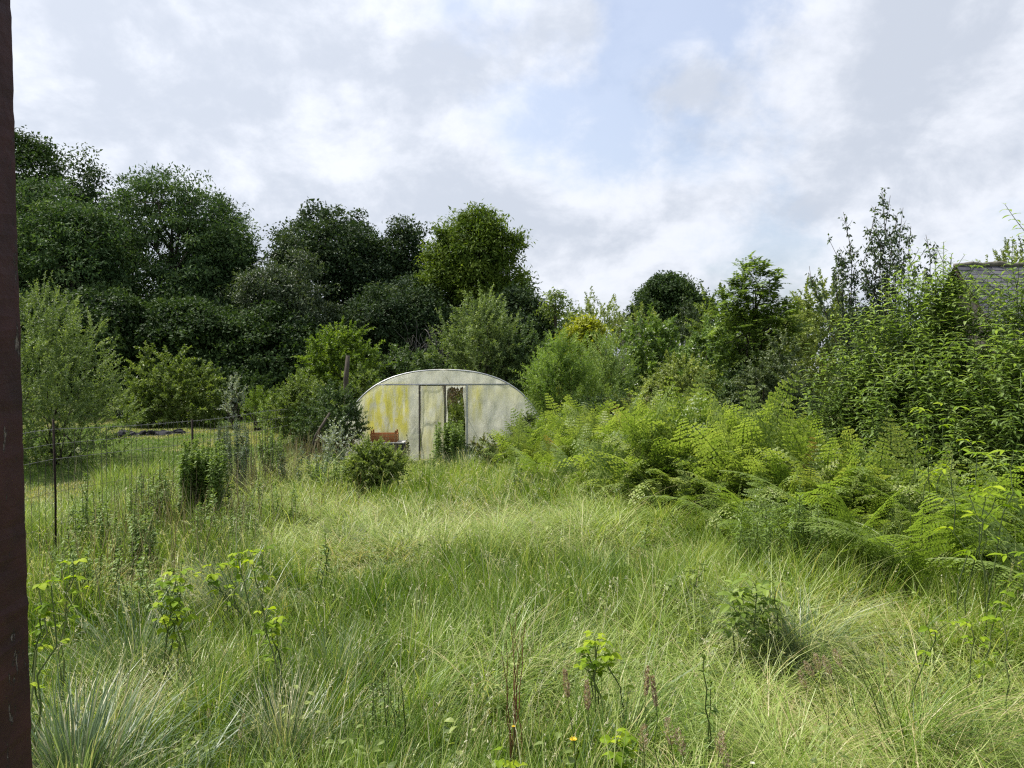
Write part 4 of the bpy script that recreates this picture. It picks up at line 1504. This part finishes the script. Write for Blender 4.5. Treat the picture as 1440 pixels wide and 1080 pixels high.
def meadow():
    rng = rng_of('meadow')
    mb = MB()
    hb = MB()
    pos = []
    for (y0, y1, x0, x1, dens) in ((1.0, 4.2, -3.6, 3.8, 62), (4.2, 7.0, -6.2, 5.6, 48), (7.0, 11.0, -7.4, 5.2, 34), (11.0, 15.0, -8.2, 3.4, 25), (15.0, 20.0, -8.6, 1.5, 18)):
        n = int((y1 - y0) * (x1 - x0) * dens)
        pos.append(np.stack([rng.uniform(x0, x1, n), rng.uniform(y0, y1, n)], 1))
    p = np.concatenate(pos)
    x, y = p[:, 0], p[:, 1]
    keep = ~in_tunnel(x, y) & (y < bracken_edge(x) + .5) & ((x > -6.6 - .07 * (y - 6) + .5 * np.sin(y * 1.7)) | ((y > 15.0) & (x > -8.6)))
    keep &= np.hypot(x, y) > 1.15
    x, y = x[keep], y[keep]
    n = len(x)
    nb = (np.where(y < 4.2, 52, np.where(y < 7, 48, np.where(y < 11, 46, 40))) * rng.uniform(.5, 1.5, n)).astype(int)
    ti = np.repeat(np.arange(n), nb)
    m = len(ti)
    sg_ = (rng.uniform(.04, .10, n) * (1 + y * .03))[ti]
    ra, rr = rng.uniform(0, 2 * np.pi, m), np.abs(rng.normal(size=m))
    bx = x[ti] + np.cos(ra) * rr * sg_
    by = y[ti] + np.sin(ra) * rr * sg_
    patch = vnoise(bx * .55 + 3, by * .55, 51)          # tall and pale patches against short green ones
    patch2 = vnoise(bx * 1.6, by * 1.6, 52)
    hgt = (.16 + .22 * patch + .17 * patch2) * (rng.uniform(.5, 1.35, n) + .38 * (rng.random(n) < .10))[ti]
    flop = sstep(.50, .80, vnoise(bx * .42 + 11, by * .42 + 2, 54) + .14 * (patch2 - .5))
    flop = np.maximum(flop, .8 * sstep(1.0, 2.2, bx) * (1 - sstep(3.6, 5.4, by)))
    thatch = np.zeros(m)                                # old flattened, straw coloured growth
    for (cx, cy, cr) in ((-2.3, 4.7, .55), (-1.7, 8.2, .8), (1.75, 4.0, .7), (2.6, 4.6, .6), (-.3, 10.8, 1.0), (-3.4, 7.2, .7), (.9, 3.2, .45), (3.1, 6.3, .6), (-2.6, 11.5, .9), (1.2, 8.6, .6)):
        q = np.hypot(bx - cx, (by - cy) * .8) / cr + .5 * (patch2 - .5)
        thatch = np.maximum(thatch, 1 - sstep(.45, 1.15, q))
    flop = np.maximum(flop, thatch * .95)
    L = hgt * rng.uniform(.5, 1.3, m) * (1 + .55 * flop) * (1 - .28 * thatch)
    lf = lean_field(bx, by) + (rng.normal(size=n) * 1.1)[ti]
    az = np.where(rng.random(m) < .45, ra, lf + rng.normal(size=m) * (1.0 - .5 * flop))
    th0 = np.abs(rng.normal(size=m)) * .12 + .14 * np.minimum(rr, 2) + .34 * flop
    th1 = th0 + rng.uniform(.1, 1.0, m) ** 1.3 * 1.3 + flop * rng.uniform(.4, 1.3, m)
    W = rng.uniform(.0026, .0070, m) * (1 + by * .085)
    tint = .14 + .22 * rng.random(m) + .24 * (patch - .3) + .14 * flop + (rng.normal(size=n) * .13 - .16 * (rng.random(n) < .14))[ti]
    pale = rng.random(m) < (.06 + .26 * flop + .10 * sstep(.5, .8, patch)) * rng.uniform(.2, 1.8, n)[ti]
    tint = np.where(pale, rng.uniform(.55, .82, m), tint)
    pale |= rng.random(m) < .24 * sstep(.8, 2.0, bx) * (1 - sstep(3.4, 5.2, by))
    dead = rng.random(m) < .05 * rng.uniform(0, 2, n)[ti] + .28 * thatch
    tint = np.where(dead, rng.uniform(.85, 1.0, m), tint)
    tint = np.clip(tint, 0, 1)
    P = np.stack([bx, by, G(bx, by) - .02], 1)
    near = by < 5.5
    tw = rng.normal(size=m) * .5
    for sel, sg in ((near, 5), (~near & (by < 11), 4), (by >= 11, 3)):
        mb.blades(P[sel], az[sel], L[sel], W[sel], th0[sel], th1[sel], tint[sel], sg, tw[sel])
    # undergrowth that fills between the stems
    n = 90000
    x = rng.uniform(-5.6, 5.4, n)
    y = 1.2 + 17.5 * rng.random(n) ** 1.4
    k = ~in_tunnel(x, y) & (y < bracken_edge(x) + .5) & (np.hypot(x, y) > 1.1)
    x, y = x[k], y[k]
    n = len(x)
    mb.blades(np.stack([x, y, G(x, y) - .01], 1), rng.uniform(0, 6.28, n), rng.uniform(.08, .22, n), rng.uniform(.004, .008, n) * (1 + y * .06),
              rng.uniform(.1, .7, n), rng.uniform(.8, 1.9, n), np.where(rng.random(n) < .16, rng.uniform(.8, 1, n), np.clip(rng.normal(.20, .14, n), 0, 1)), 3)
    o = mb.build('meadow_grass', M['grass'])
    tag(o, 'long rough meadow grass, green with paler flopped patches', 'grass', kind='stuff')
    # flowering stalks with loose pale heads
    n = 3600
    x = rng.uniform(-5.4, 5.2, n)
    y = 2.3 + 15.5 * rng.random(n) ** 1.1
    k = ~in_tunnel(x, y) & (y < bracken_edge(x) - .1)
    k &= vnoise(x * .7, y * .7, 61) + .2 * rng.random(n) > .45
    x, y = x[k], y[k]
    n = len(x)
    az = lean_field(x, y) + rng.normal(size=n) * .7
    L = rng.uniform(.40, .78, n) * (1 - .18 * (y < 4))
    P = np.stack([x, y, G(x, y)], 1)
    th0, th1 = rng.uniform(.05, .3, n), rng.uniform(.3, 1.3, n)
    tip = hb.blades(P, az, L, np.full(n, .0026) * (1 + y * .09), th0, th1, rng.uniform(.2, .8, n), 5, rng.normal(size=n), .25)
    k = 12
    tt = rng.random((n, k, 1))
    h = np.stack([np.cos(az), np.sin(az), np.zeros(n)], 1)
    dr = unit(np.sin(th1)[:, None] * h + np.cos(th1)[:, None] * np.array([0, 0, 1.0]))
    Q = tip[:, None, :] - dr[:, None, :] * tt * (.13 * rng.uniform(.7, 1.3, n))[:, None, None]
    D = unit(rng.normal(size=(n, k, 3)) * .45 + dr[:, None, :])
    hb.leaves(Q.reshape(-1, 3), D.reshape(-1, 3), rng.normal(size=(n * k, 3)), np.repeat(.016 * (1 + y * .05), k) * rng.uniform(.7, 1.5, n * k),
              np.repeat(.004 * (1 + y * .09), k), rng.random(n * k))
    o = hb.build('flowering_grass', M['straw_head'])
    tag(o, 'pale flowering stalks and seed heads standing above the meadow grass', 'grass', kind='stuff')


meadow()


def lawn():
    rng = rng_of('lawn')
    mb = MB()
    n = 170000
    d = 8.5 + 27 * rng.random(n) ** .75
    px = rng.uniform(-40, 640, n)
    x = (px - 720) / F * d
    k = (x < -5.3) & (x > -24)
    x, y = x[k], d[k]
    k = ~in_tunnel(x, y)
    x, y = x[k], y[k]
    n = len(x)
    hay = sstep(.40, .54, vnoise(x * .22 + 2, y * .13 + 4, 71) + .25 * (vnoise(x * 1.2, y * .8, 72) - .5))
    for (cx, cy, cr) in ((-8.3, 13.6, 1.5), (-11.6, 25.5, 1.6), (-9.3, 28.0, 2.6), (-8.2, 22.5, 1.8), (-13.5, 27.0, 1.2)):
        hay = np.maximum(hay, 1 - sstep(.5, 1.1, np.hypot(x - cx, (y - cy) * .7) / cr))
    rough = np.maximum(1 - sstep(-6.6, -5.6, -x * -1.0), 0)
    rough = sstep(-6.9, -5.5, x) * (y < 17)
    far = sstep(-9.5, -7, x) * (y > 17)
    L = rng.uniform(.05, .11, n) * (1 + 2.6 * rough + 1.8 * far)
    t = np.where(rng.random(n) < hay * .8, rng.uniform(.72, 1.0, n), .15 + .35 * rng.random(n))
    mb.blades(np.stack([x, y, G(x, y) - .005], 1), rng.uniform(0, 6.28, n), L, rng.uniform(.006, .012, n) * (1 + y * .04), rng.uniform(0, .5, n), rng.uniform(.3, 1.4, n), t, 2)
    o = mb.build('lawn_grass', M['lawn_blade'])
    tag(o, 'short lawn with straw coloured patches beyond the wire fence', 'grass', kind='stuff')


lawn()


def dry_stems():
    rng = rng_of('dry stems')
    mb = MB()
    n = 2700
    y = rng.uniform(6.0, 17.5, n)
    x = -4.7 + .10 * (y - 7.5) + rng.normal(size=n) * 1.1
    k = (vnoise(x * .9, y * .6, 81) > .42) & (x > -7.4) & (x < -2.2)
    x, y = x[k], y[k]
    n = len(x)
    az = rng.uniform(0, 6.28, n)
    mb.blades(np.stack([x, y, G(x, y)], 1), az, rng.uniform(.5, 1.05, n), rng.uniform(.004, .007, n) * (1 + y * .03), rng.uniform(0, .15, n), rng.uniform(.1, .6, n),
              rng.random(n), 4, rng.normal(size=n), .4)
    o = mb.build('dry_stems', leafmat('withered_stem', [(.09, .06, .04), (.22, .165, .10), (.40, .35, .22)], .15))
    tag(o, 'thin brown withered stems standing along the wire fence', 'stems', kind='stuff')


dry_stems()


# ------------------------------------------------------------------ tussocks, weeds, brambles, stalks
def tussock(label, px, d, n, L, mat='tussock', spread=.16, out=(.25, 1.5), W=.006, lean=None, cat='grass tussock', brown=.15, seg=6, name='grass_tussock'):
    rng = rng_of(label)
    x = float(at(px, 540, d)[0])
    g = float(G(x, d))
    mb = MB()
    r = np.abs(rng.normal(size=n)) * spread
    a = rng.uniform(0, 2 * np.pi, n)
    P = np.stack([np.cos(a) * r, np.sin(a) * r, G(x + np.cos(a) * r, d + np.sin(a) * r) - g - .02], 1)
    az = a + rng.normal(size=n) * .5
    if lean is not None:
        w = rng.random(n) < .6
        az = np.where(w, lean + rng.normal(size=n) * .5, az)
    th0 = np.clip(r / spread * .22 + rng.normal(size=n) * .08, 0, 1)
    th1 = th0 + rng.uniform(out[0], out[1], n)
    t = np.clip(.24 + .18 * rng.normal(size=n), 0, .8)
    t = np.where(rng.random(n) < brown, rng.uniform(.85, 1, n), t)
    mb.blades(P, az, L * rng.uniform(.45, 1.15, n), W * rng.uniform(.6, 1.3, n), th0, th1, t, seg, rng.normal(size=n) * .4)
    o = mb.build(name, M[mat], None, (x, d, g))
    tag(o, label, cat)
    return o


tussock('big blue green grass tussock at the lower left, beside the maroon post', 100, 3.3, 760, .74, spread=.20, W=.013)
tussock('grass tussock with a brown dead heart, lower left of the meadow', 398, 3.9, 520, .56, spread=.12, brown=.34, W=.006)
tussock('dark drooping tussock behind the yellow bramble leaves', 330, 6.5, 560, .85, spread=.18, out=(.5, 1.9), lean=3.4)
tussock('upright pale green tussock in front of the tunnel door', 597, 13.0, 420, .72, 'grass', spread=.16, out=(.05, .7), W=.009, brown=.05)
tussock('dark flopped tussock under the big leaved bramble at the right', 1130, 5.4, 700, .95, spread=.24, out=(.9, 2.1), lean=2.8)
tussock('drooping tussock in the lower right corner with stems lying over', 1290, 3.9, 640, .85, 'grass', spread=.25, out=(.9, 2.0), lean=-.4, brown=.12)
tussock('grey green tussock right of the tussock with the brown heart', 470, 5.1, 300, .55, spread=.13)
tussock('tussock between the wire fence and the brown hearted tussock', 185, 5.2, 420, .75, spread=.2, out=(.4, 1.6))
tussock('brownish tussock left of the path of short grass, below the little bush', 480, 9.2, 320, .55, spread=.2, brown=.4, W=.007)
tussock('dark green tussock at the foot of the tall weed by the doorway', 650, 15.4, 300, .75, spread=.22, out=(.1, 1.0), W=.010)


def weed(label, stems, mat='fleabane', leafL=.07, leafW=.014, dens=85, name='weed', cat='weed', bare=.25, tuft=True, group=None, lean=.08, srad=.005):
    """upright weeds: every stem ringed with narrow leaves"""
    rng = rng_of(label)
    p0 = stems[0]
    x = float(at(p0[0], 540, p0[2])[0])
    g = float(G(x, p0[2]))
    root = empty(name, (x, p0[2], g))
    tag(root, label, cat, group)
    sb, lf = MB(), MB()
    for (px, top, d) in stems:
        tip = at(px, top, d) - np.array([x, p0[2], g])
        bx = tip[0] + rng.normal() * lean
        bb = np.array([bx * .85, tip[1] + rng.normal() * lean, 0.0])
        bb[2] = float(G(x + bb[0], p0[2] + bb[1])) - g - .02
        cc = curve(rng, bb, tip, 9, 0, .008)
        sb.tube(cc, np.linspace(srad, srad * .5, 9), 4, rng.random(), cap=False)
        h = tip[2] - bb[2]
        k = int(dens * h * 2.2)
        t = bare + (1 - bare) * rng.random(k)
        i = np.minimum((t * 8).astype(int), 7)
        P = cc[i] + (cc[i + 1] - cc[i]) * (t * 8 - i)[:, None]
        a = rng.uniform(0, 2 * np.pi, k)
        D = unit(np.stack([np.cos(a), np.sin(a), rng.uniform(.0, .9, k) + .8 * sstep(.85, 1, t)], 1))
        ll = leafL * rng.uniform(.7, 1.3, k) * (1 - .5 * sstep(.8, 1, t)) * (.8 + .4 * sstep(.2, .6, t))
        lf.lances(P, D, np.tile([0, 0, 1.0], (k, 1)) + rng.normal(size=(k, 3)) * .3, ll, ll * leafW / leafL, np.clip(.25 + .5 * t - .2 + rng.random(k) * .35, 0, 1),
                  droop=rng.uniform(.2, .9, k), fold=.1)
        if tuft:
            k = 16
            D = unit(rng.normal(size=(k, 3)) * .6 + np.array([0, 0, 1.0]))
            lf.leaves(np.tile(tip, (k, 1)) - D * .01, D, rng.normal(size=(k, 3)), leafL * .6, leafW * .9, rng.uniform(.5, 1, k))
    sb.build('stem', M['greenstem'], root, smooth=True)
    lf.build('foliage', M[mat], root)
    return root


def stems_around(rng, px, top, d, n, wpx, dh=30, dd=.35):
    return [(px + rng.uniform(-.5, .5) * wpx, top + abs(rng.normal()) * dh, d + rng.uniform(-dd, dd)) for _ in range(n)]


_r = rng_of('weed stems')
weed('thick clump of tall green leafy weeds in front of the wire fence', [(285, 612, 10.2)] + stems_around(_r, 282, 620, 10.2, 30, 66, 10), dens=130, leafW=.018, leafL=.075)
weed('darker clump of tall weeds behind the thick clump, near the second fence post', [(332, 585, 13.6)] + stems_around(_r, 334, 592, 13.6, 18, 56, 14), 'bluegreen', dens=110)
weed('clump of tall weeds right of the darker clump, below the green bush', [(372, 592, 14.6)] + stems_around(_r, 376, 600, 14.6, 14, 46, 16), dens=100)
weed('bright tall weed clump growing before the open tunnel doorway', [(632, 588, 16.6)] + stems_around(_r, 632, 592, 16.6, 30, 40, 9, .3), leafL=.09, leafW=.016, dens=130, bare=.1)
weed('row of upright green weeds in front of the bracken, left clump', [(1070, 688, 8.2)] + stems_around(_r, 1068, 698, 8.2, 13, 62, 22), dens=62, leafL=.085, leafW=.011)
weed('row of upright green weeds in front of the bracken, right clump nearest the dark hollow', [(1125, 680, 8.0)] + stems_around(_r, 1128, 690, 8.0, 11, 48, 20), dens=62, leafL=.085, leafW=.011)
weed('single tall weed stalk in the middle of the meadow edge before the bracken', [(911, 735, 8.0)], dens=40, bare=.55)
weed('dark leafy weed rising from the grass left of the middle', [(457, 752, 7.0), (462, 775, 7.05), (452, 785, 7.0)], 'fleabane', dens=45, leafL=.05, leafW=.016)
weed('leafy weed between the wire fence and the yellow bramble', [(184, 690, 7.6)] + stems_around(_r, 184, 715, 7.6, 9, 60, 25), dens=110)
weed('short fine leaved weed low in the grass at the centre', [(545, 940, 3.9)] + stems_around(_r, 540, 945, 3.9, 7, 60, 22, .15), leafL=.03, leafW=.006, dens=70, bare=.15)
weed('tall weed with drooping tip in the lower right grass', [(990, 925, 3.7), (1000, 960, 3.75)], leafL=.05, leafW=.012, dens=22)
weed('slender weed before the heap of cut bramble', [(728, 640, 12.2), (733, 660, 12.2)], dens=60, bare=.4)
weed('lone upright weed at the right of the little bush', [(610, 626, 14.2), (605, 640, 14.2)], dens=80)
weed('pale stalk with yellowish flower spike beside the tunnel crate', [(572, 612, 17.4), (575, 622, 17.4)], 'ruddy', dens=80, leafL=.05, leafW=.02)


WG = 'tall weeds crowding the wire fence'
weed('lighter green weeds low against the first fence post', [(120, 668, 8.6)] + stems_around(_r, 130, 690, 8.6, 12, 60, 20), dens=75, group=WG)
weed('feathery weeds between the wire fence and the thick clump, on the left of it', [(225, 645, 10.0)] + stems_around(_r, 222, 660, 10.0, 12, 50, 20), dens=75, group=WG)
weed('sprawling weeds in front of the thick clump of leafy weeds', [(300, 690, 8.9)] + stems_around(_r, 315, 705, 8.9, 14, 90, 20), dens=70, group=WG)
weed('grey green weeds between the darker clump and the little bush', [(425, 622, 14.0)] + stems_around(_r, 428, 632, 14.0, 16, 80, 15), 'bluegreen', dens=80)
weed('mixed tall weeds right below the silvery plant', [(470, 640, 13.6)] + stems_around(_r, 458, 648, 13.6, 14, 60, 14), dens=80)
weed('loose weeds in the grass below the darker clump of weeds', [(365, 665, 10.6)] + stems_around(_r, 385, 680, 10.6, 14, 90, 18), dens=60)
weed('weeds hiding the foot of the wire fence near the maroon post', [(95, 745, 6.6)] + stems_around(_r, 120, 765, 6.6, 14, 110, 22), dens=60)
weed('weeds in the hollow between the two yellow leaved brambles and the fence', [(205, 770, 6.2)] + stems_around(_r, 215, 790, 6.2, 10, 90, 22), dens=55)


def herbs():
    rng = rng_of('herbs')
    mb = MB()
    n = 2600
    x = rng.uniform(-5.6, 5.2, n)
    y = 2.4 + 14 * rng.random(n) ** 1.2
    k = ~in_tunnel(x, y) & (y < bracken_edge(x) + .2) & (vnoise(x * .8 + 4, y * .8, 91) > .42)
    x, y = x[k], y[k]
    n = len(x)
    q = 11
    a = rng.uniform(0, 6.28, (n, q))
    h = rng.uniform(.1, .42, n)[:, None] * rng.random((n, q)) ** .6
    P = np.stack([x[:, None] + .05 * np.cos(a), y[:, None] + .05 * np.sin(a), G(x, y)[:, None] + h], -1).reshape(-1, 3)
    D = unit(np.stack([np.cos(a), np.sin(a), rng.uniform(-.1, .9, (n, q))], -1)).reshape(-1, 3)
    L = (rng.uniform(.03, .075, n)[:, None] * rng.uniform(.6, 1.2, (n, q))).ravel()
    mb.lances(P, D, np.tile([0, 0, 1.0], (n * q, 1)) + rng.normal(size=(n * q, 3)) * .3, L, L * rng.uniform(.3, .6, n * q), np.repeat(rng.random(n), q), droop=.6, fold=.15)
    o = mb.build('meadow_herbs', M['hazel'])
    tag(o, 'broad leaved herbs scattered low in the meadow grass', 'herbs', kind='stuff')


herbs()


def bramble(label, sprigs, size=.055, n3=True, mat='bramble', name='bramble_shoot', cat='bramble', shape=.62):
    """arching shoot with leaves of three leaflets"""
    size = size * 1.08
    rng = rng_of(label)
    x, d = float(at(sprigs[0][0], 540, sprigs[0][2])[0]), sprigs[0][2]
    g = float(G(x, d))
    root = empty(name, (x, d, g))
    tag(root, label, cat)
    o = np.array([x, d, g])
    for (px, py, dd) in sprigs:
        sb, lf = MB(), MB()
        tip = at(px, py, dd) - o
        b = np.array([tip[0] * .4 + rng.normal() * .1, tip[1] * .4 + rng.normal() * .1, -.02])
        cc = curve(rng, b, tip, 9, .12, .015)
        sb.tube(cc, np.linspace(.0058, .003, 9), 5, rng.random(), cap=False)
        for j in range(4, 9):
            for _ in range(1 if j < 7 else 2):
                p = cc[j]
                a = rng.uniform(0, 2 * np.pi)
                pet = unit(np.array([np.cos(a), np.sin(a), .55]))
                q = p + pet * size * rng.uniform(.5, 1.0)
                sb.tube([p, q], [.0016, .0012], 3, .6, cap=False)
                hd = unit(np.array([pet[0], pet[1], rng.uniform(-.1, .35)]))
                sd = np.cross([0, 0, 1.0], hd)
                D = np.stack([hd, unit(hd * .25 + sd), unit(hd * .25 - sd)])
                s = size * rng.uniform(.75, 1.35)
                ll = np.array([1.15, .9, .9]) * s
                nrm = np.tile(np.array([0, 0, 1.0]) + rng.normal(size=3) * .3, (3, 1))
                lf.lances(np.tile(q, (3, 1)), D, nrm, ll, ll * shape, np.clip(rng.uniform(.2, .9) + rng.normal(size=3) * .05, 0, 1), droop=.5, fold=.14)
        st = sb.build('stem', M['greenstem'], root, smooth=True)
        lf.build('foliage', M[mat], st)
    return root


bramble('bramble shoot with bright yellow leaves over the dark drooping tussock', [(352, 780, 5.9), (335, 782, 5.9), (318, 795, 5.9), (300, 800, 5.8), (372, 773, 5.95), (290, 815, 5.8)])
bramble('taller bramble with yellow green leaves left of the drooping tussock', [(248, 808, 5.1), (232, 822, 5.1), (262, 815, 5.1), (228, 850, 5.0), (256, 850, 5.0), (240, 870, 5.0)])
bramble('bramble leaves right beside the maroon post, above the big tussock', [(54, 826, 3.5), (72, 824, 3.5), (55, 868, 3.45)], .040)
bramble('small bramble sprig at the fence foot above the big tussock', [(103, 792, 4.6), (107, 818, 4.6)], .042)
bramble('faint bramble sprig among the grass at the right of the yellow brambles', [(372, 862, 4.6), (390, 870, 4.6), (380, 880, 4.6)], .045)
bramble('bramble sprig standing alone in the lower middle of the meadow', [(836, 895, 4.3), (842, 905, 4.3), (826, 915, 4.3), (850, 925, 4.25), (822, 940, 4.25)], .05)
bramble('bigger leaved bramble at the right, growing through the dark flopped tussock', [(1062, 822, 5.2), (1045, 832, 5.2), (1090, 822, 5.2), (1030, 845, 5.2), (1045, 840, 5.4), (1085, 835, 5.4), (1075, 860, 5.4), (1040, 865, 5.35), (1100, 850, 5.4), (1060, 880, 5.3)], .085,
        mat='lime', shape=.40)
bramble('low bramble leaves halfway between the lone sprig and the big leaved bramble', [(950, 812, 6.2), (935, 820, 6.2), (975, 805, 6.2), (990, 800, 6.25)], .05, mat='hazel')
bramble('bramble leaves at the lower right among lying grass', [(1330, 878, 4.3), (1365, 880, 4.3), (1405, 855, 4.35), (1410, 840, 4.4)], .042)
bramble('bright yellow willow like leaves poking out of the ferns at the right edge', [(1400, 700, 5.6), (1435, 780, 5.4), (1385, 690, 5.7), (1340, 640, 6.1), (1365, 625, 6.1), (1425, 640, 5.7)], .095, shape=.24, name='willow_shoot', cat='shoot')
bramble('bright narrow leaves sprouting above the bracken before the lance leaved shrubs', [(1300, 580, 7.6), (1312, 590, 7.6), (1340, 575, 7.6), (1290, 600, 7.6)], .10, shape=.22, name='willow_shoot', cat='shoot')
bramble('green sprig with broad leaves at the bottom edge of the meadow', [(868, 1040, 3.1), (862, 1052, 3.1), (700, 1070, 3.0)], .045)


def stalks(label, items, mat, head, cat='stalk', name='seed_stalk', rad=.0022):
    """bare stalks (px,top,d) with an optional head: 'fog' plume, 'dock' none"""
    rng = rng_of(label)
    x, d = float(at(items[0][0], 540, items[0][2])[0]), items[0][2]
    g = float(G(x, d))
    root = empty(name, (x, d, g))
    tag(root, label, cat)
    o = np.array([x, d, g])
    for it in items:
        sb = MB()
        px, top, dd = it[:3]
        tip = at(px, top, dd) - o
        b = np.array([tip[0] + (it[3] if len(it) > 3 else rng.normal() * .06), tip[1] + rng.normal() * .05, -.02])
        cc = curve(rng, b, tip, 8, 0, .01)
        sb.tube(cc, np.linspace(rad * 1.5, rad * .6, 8), 4, rng.random(), cap=False)
        st = sb.build('stem', M['dock' if mat == 'dock' else 'greenstem'], root, smooth=True)
        if not head:
            continue
        ax = unit(cc[-1] - cc[-2])
        L_, R_, k = head
        t = rng.random((k, 1))
        ortho = unit(np.cross(np.tile(ax, (k, 1)), rng.normal(size=(k, 3))))
        P = tip + ax * (t - .35) * L_ + ortho * R_ * (np.sin(np.pi * (t * .85 + .1))) * rng.uniform(.3, 1, (k, 1)) * .6
        D = unit(ortho * .7 + ax * .9)
        hb = MB()
        hb.leaves(P, D, rng.normal(size=(k, 3)), .013 * L_ / .11, .0042 * L_ / .11, rng.random(k))
        hb.build('seed_head', M[mat], st)
    return root


stalks('group of thin reddish brown dock stalks in the lower middle grass', [(716, 868, 3.9, .08), (722, 880, 3.9, .03), (727, 862, 3.95, -.02), (733, 890, 3.9, -.05), (712, 900, 3.85, .02), (739, 875, 3.95, -.08), (705, 915, 3.8, .06)],
       'dock', None, name='dock_stalks')
stalks('two pinkish brown plumed grass heads near the bottom, left of the yellow flower', [(797, 968, 2.9, .12), (826, 985, 2.85, .05)], 'fog', (.11, .016, 260), 'grass head')
stalks('close pair of upright pinkish grass heads right of the two plumes', [(909, 965, 3.1, .0), (921, 980, 3.1, .03)], 'fog', (.12, .011, 220), 'grass head')
stalks('loose pinkish grass heads along the bottom edge', [(942, 1035, 2.8), (958, 1050, 2.8), (1012, 1050, 2.8), (1020, 1068, 2.8), (905, 1045, 2.75)], 'fog', (.10, .03, 150), 'grass head')
stalks('clustered cocksfoot heads leaning over the lower right grass', [(1205, 915, 3.9, .25), (1222, 930, 3.9, .2), (1240, 925, 3.9, .2), (1195, 905, 3.95, .3), (1255, 955, 3.8, .15), (1300, 870, 4.4, .2), (1320, 885, 4.4, .2)],
       'straw_head', (.07, .022, 160), 'grass head')
stalks('brownish dry flower heads at the right over the lying grass', [(1165, 940, 4.0, .2), (1140, 945, 4.0, .2), (1180, 930, 4.05, .2), (1150, 935, 4.1, .1), (1130, 960, 4.0, .2)], 'fog', (.10, .03, 200), 'grass head')
stalks('round brown seed heads low in the grass at the left', [(293, 1005, 2.9), (342, 1012, 2.9), (338, 1035, 2.85)], 'fog', (.035, .012, 130), 'seed head')
stalks('tall bare grass stalks arching out of the bracken edge', [(880, 650, 9.6, .9), (1085, 690, 8.4, .7), (870, 590, 10.8, .6), (940, 745, 8.6, .5)], 'straw_head', (.10, .012, 60), 'grass stalk', rad=.003)
stalks('bundle of bleached dead stalks right of the upright green weeds', [(1146, 750, 7.2), (1152, 742, 7.2), (1158, 760, 7.2), (1143, 770, 7.15), (1164, 765, 7.2)], 'straw_head', (.05, .008, 30), 'dead stalks', rad=.003)
stalks('white flower plate of a tall umbel weed beyond the first fence post', [(110, 634, 8.6, .15)], 'flower_white', (.06, .05, 160), 'flower', name='umbel_flower', rad=.004)
stalks('dry straw stalks piled at a slant before the heap of cut bramble', [(705, 622, 15.4, -.5), (690, 628, 15.4, -.5), (720, 625, 15.4, -.6), (698, 635, 15.3, -.5), (712, 632, 15.2, -.5), (680, 636, 15.3, -.4)], 'straw_head', (.08, .01, 30),
       'dead stalks', rad=.005)


def small_flower(label, px, py, d, petal, n, size, cat='flower'):
    rng = rng_of(label)
    p = at(px, py, d)
    g = float(G(p[0], d))
    root = empty('wild_flower', (p[0], d, g))
    tag(root, label, cat)
    h = p[2] - g
    sb = MB()
    sb.tube(curve(rng, (0.03, 0, 0), (0, 0, h), 6, 0, .02), [.002] * 6, 4, .5)
    sb.build('stem', M['greenstem'], root)
    mb = MB()
    a = np.arange(n) * 2 * np.pi / n
    for r, s in ((0, 1.0), (.5, .65)):
        D = unit(np.stack([np.cos(a + r), np.sin(a + r) * .8 - .3, np.full(n, .45 + r)], 1))
        mb.leaves(np.tile([0, 0, h], (n, 1)), D, np.tile([0, -.3, 1.0], (n, 1)), size * s, size * .3, rng.random(n), fold=.05)
    mb.build('petals', M[petal], root)


small_flower('yellow dandelion like flower near the bottom edge, below the plumed grass heads', 806, 1041, 2.8, 'flower_yellow', 14, .018)
small_flower('tiny white clover flower at the bottom edge right of the middle', 1058, 1074, 2.7, 'flower_white', 10, .011)
small_flower('tiny yellow flower beside the reddish brown dock stalks', 722, 1022, 3.0, 'flower_yellow', 9, .010)
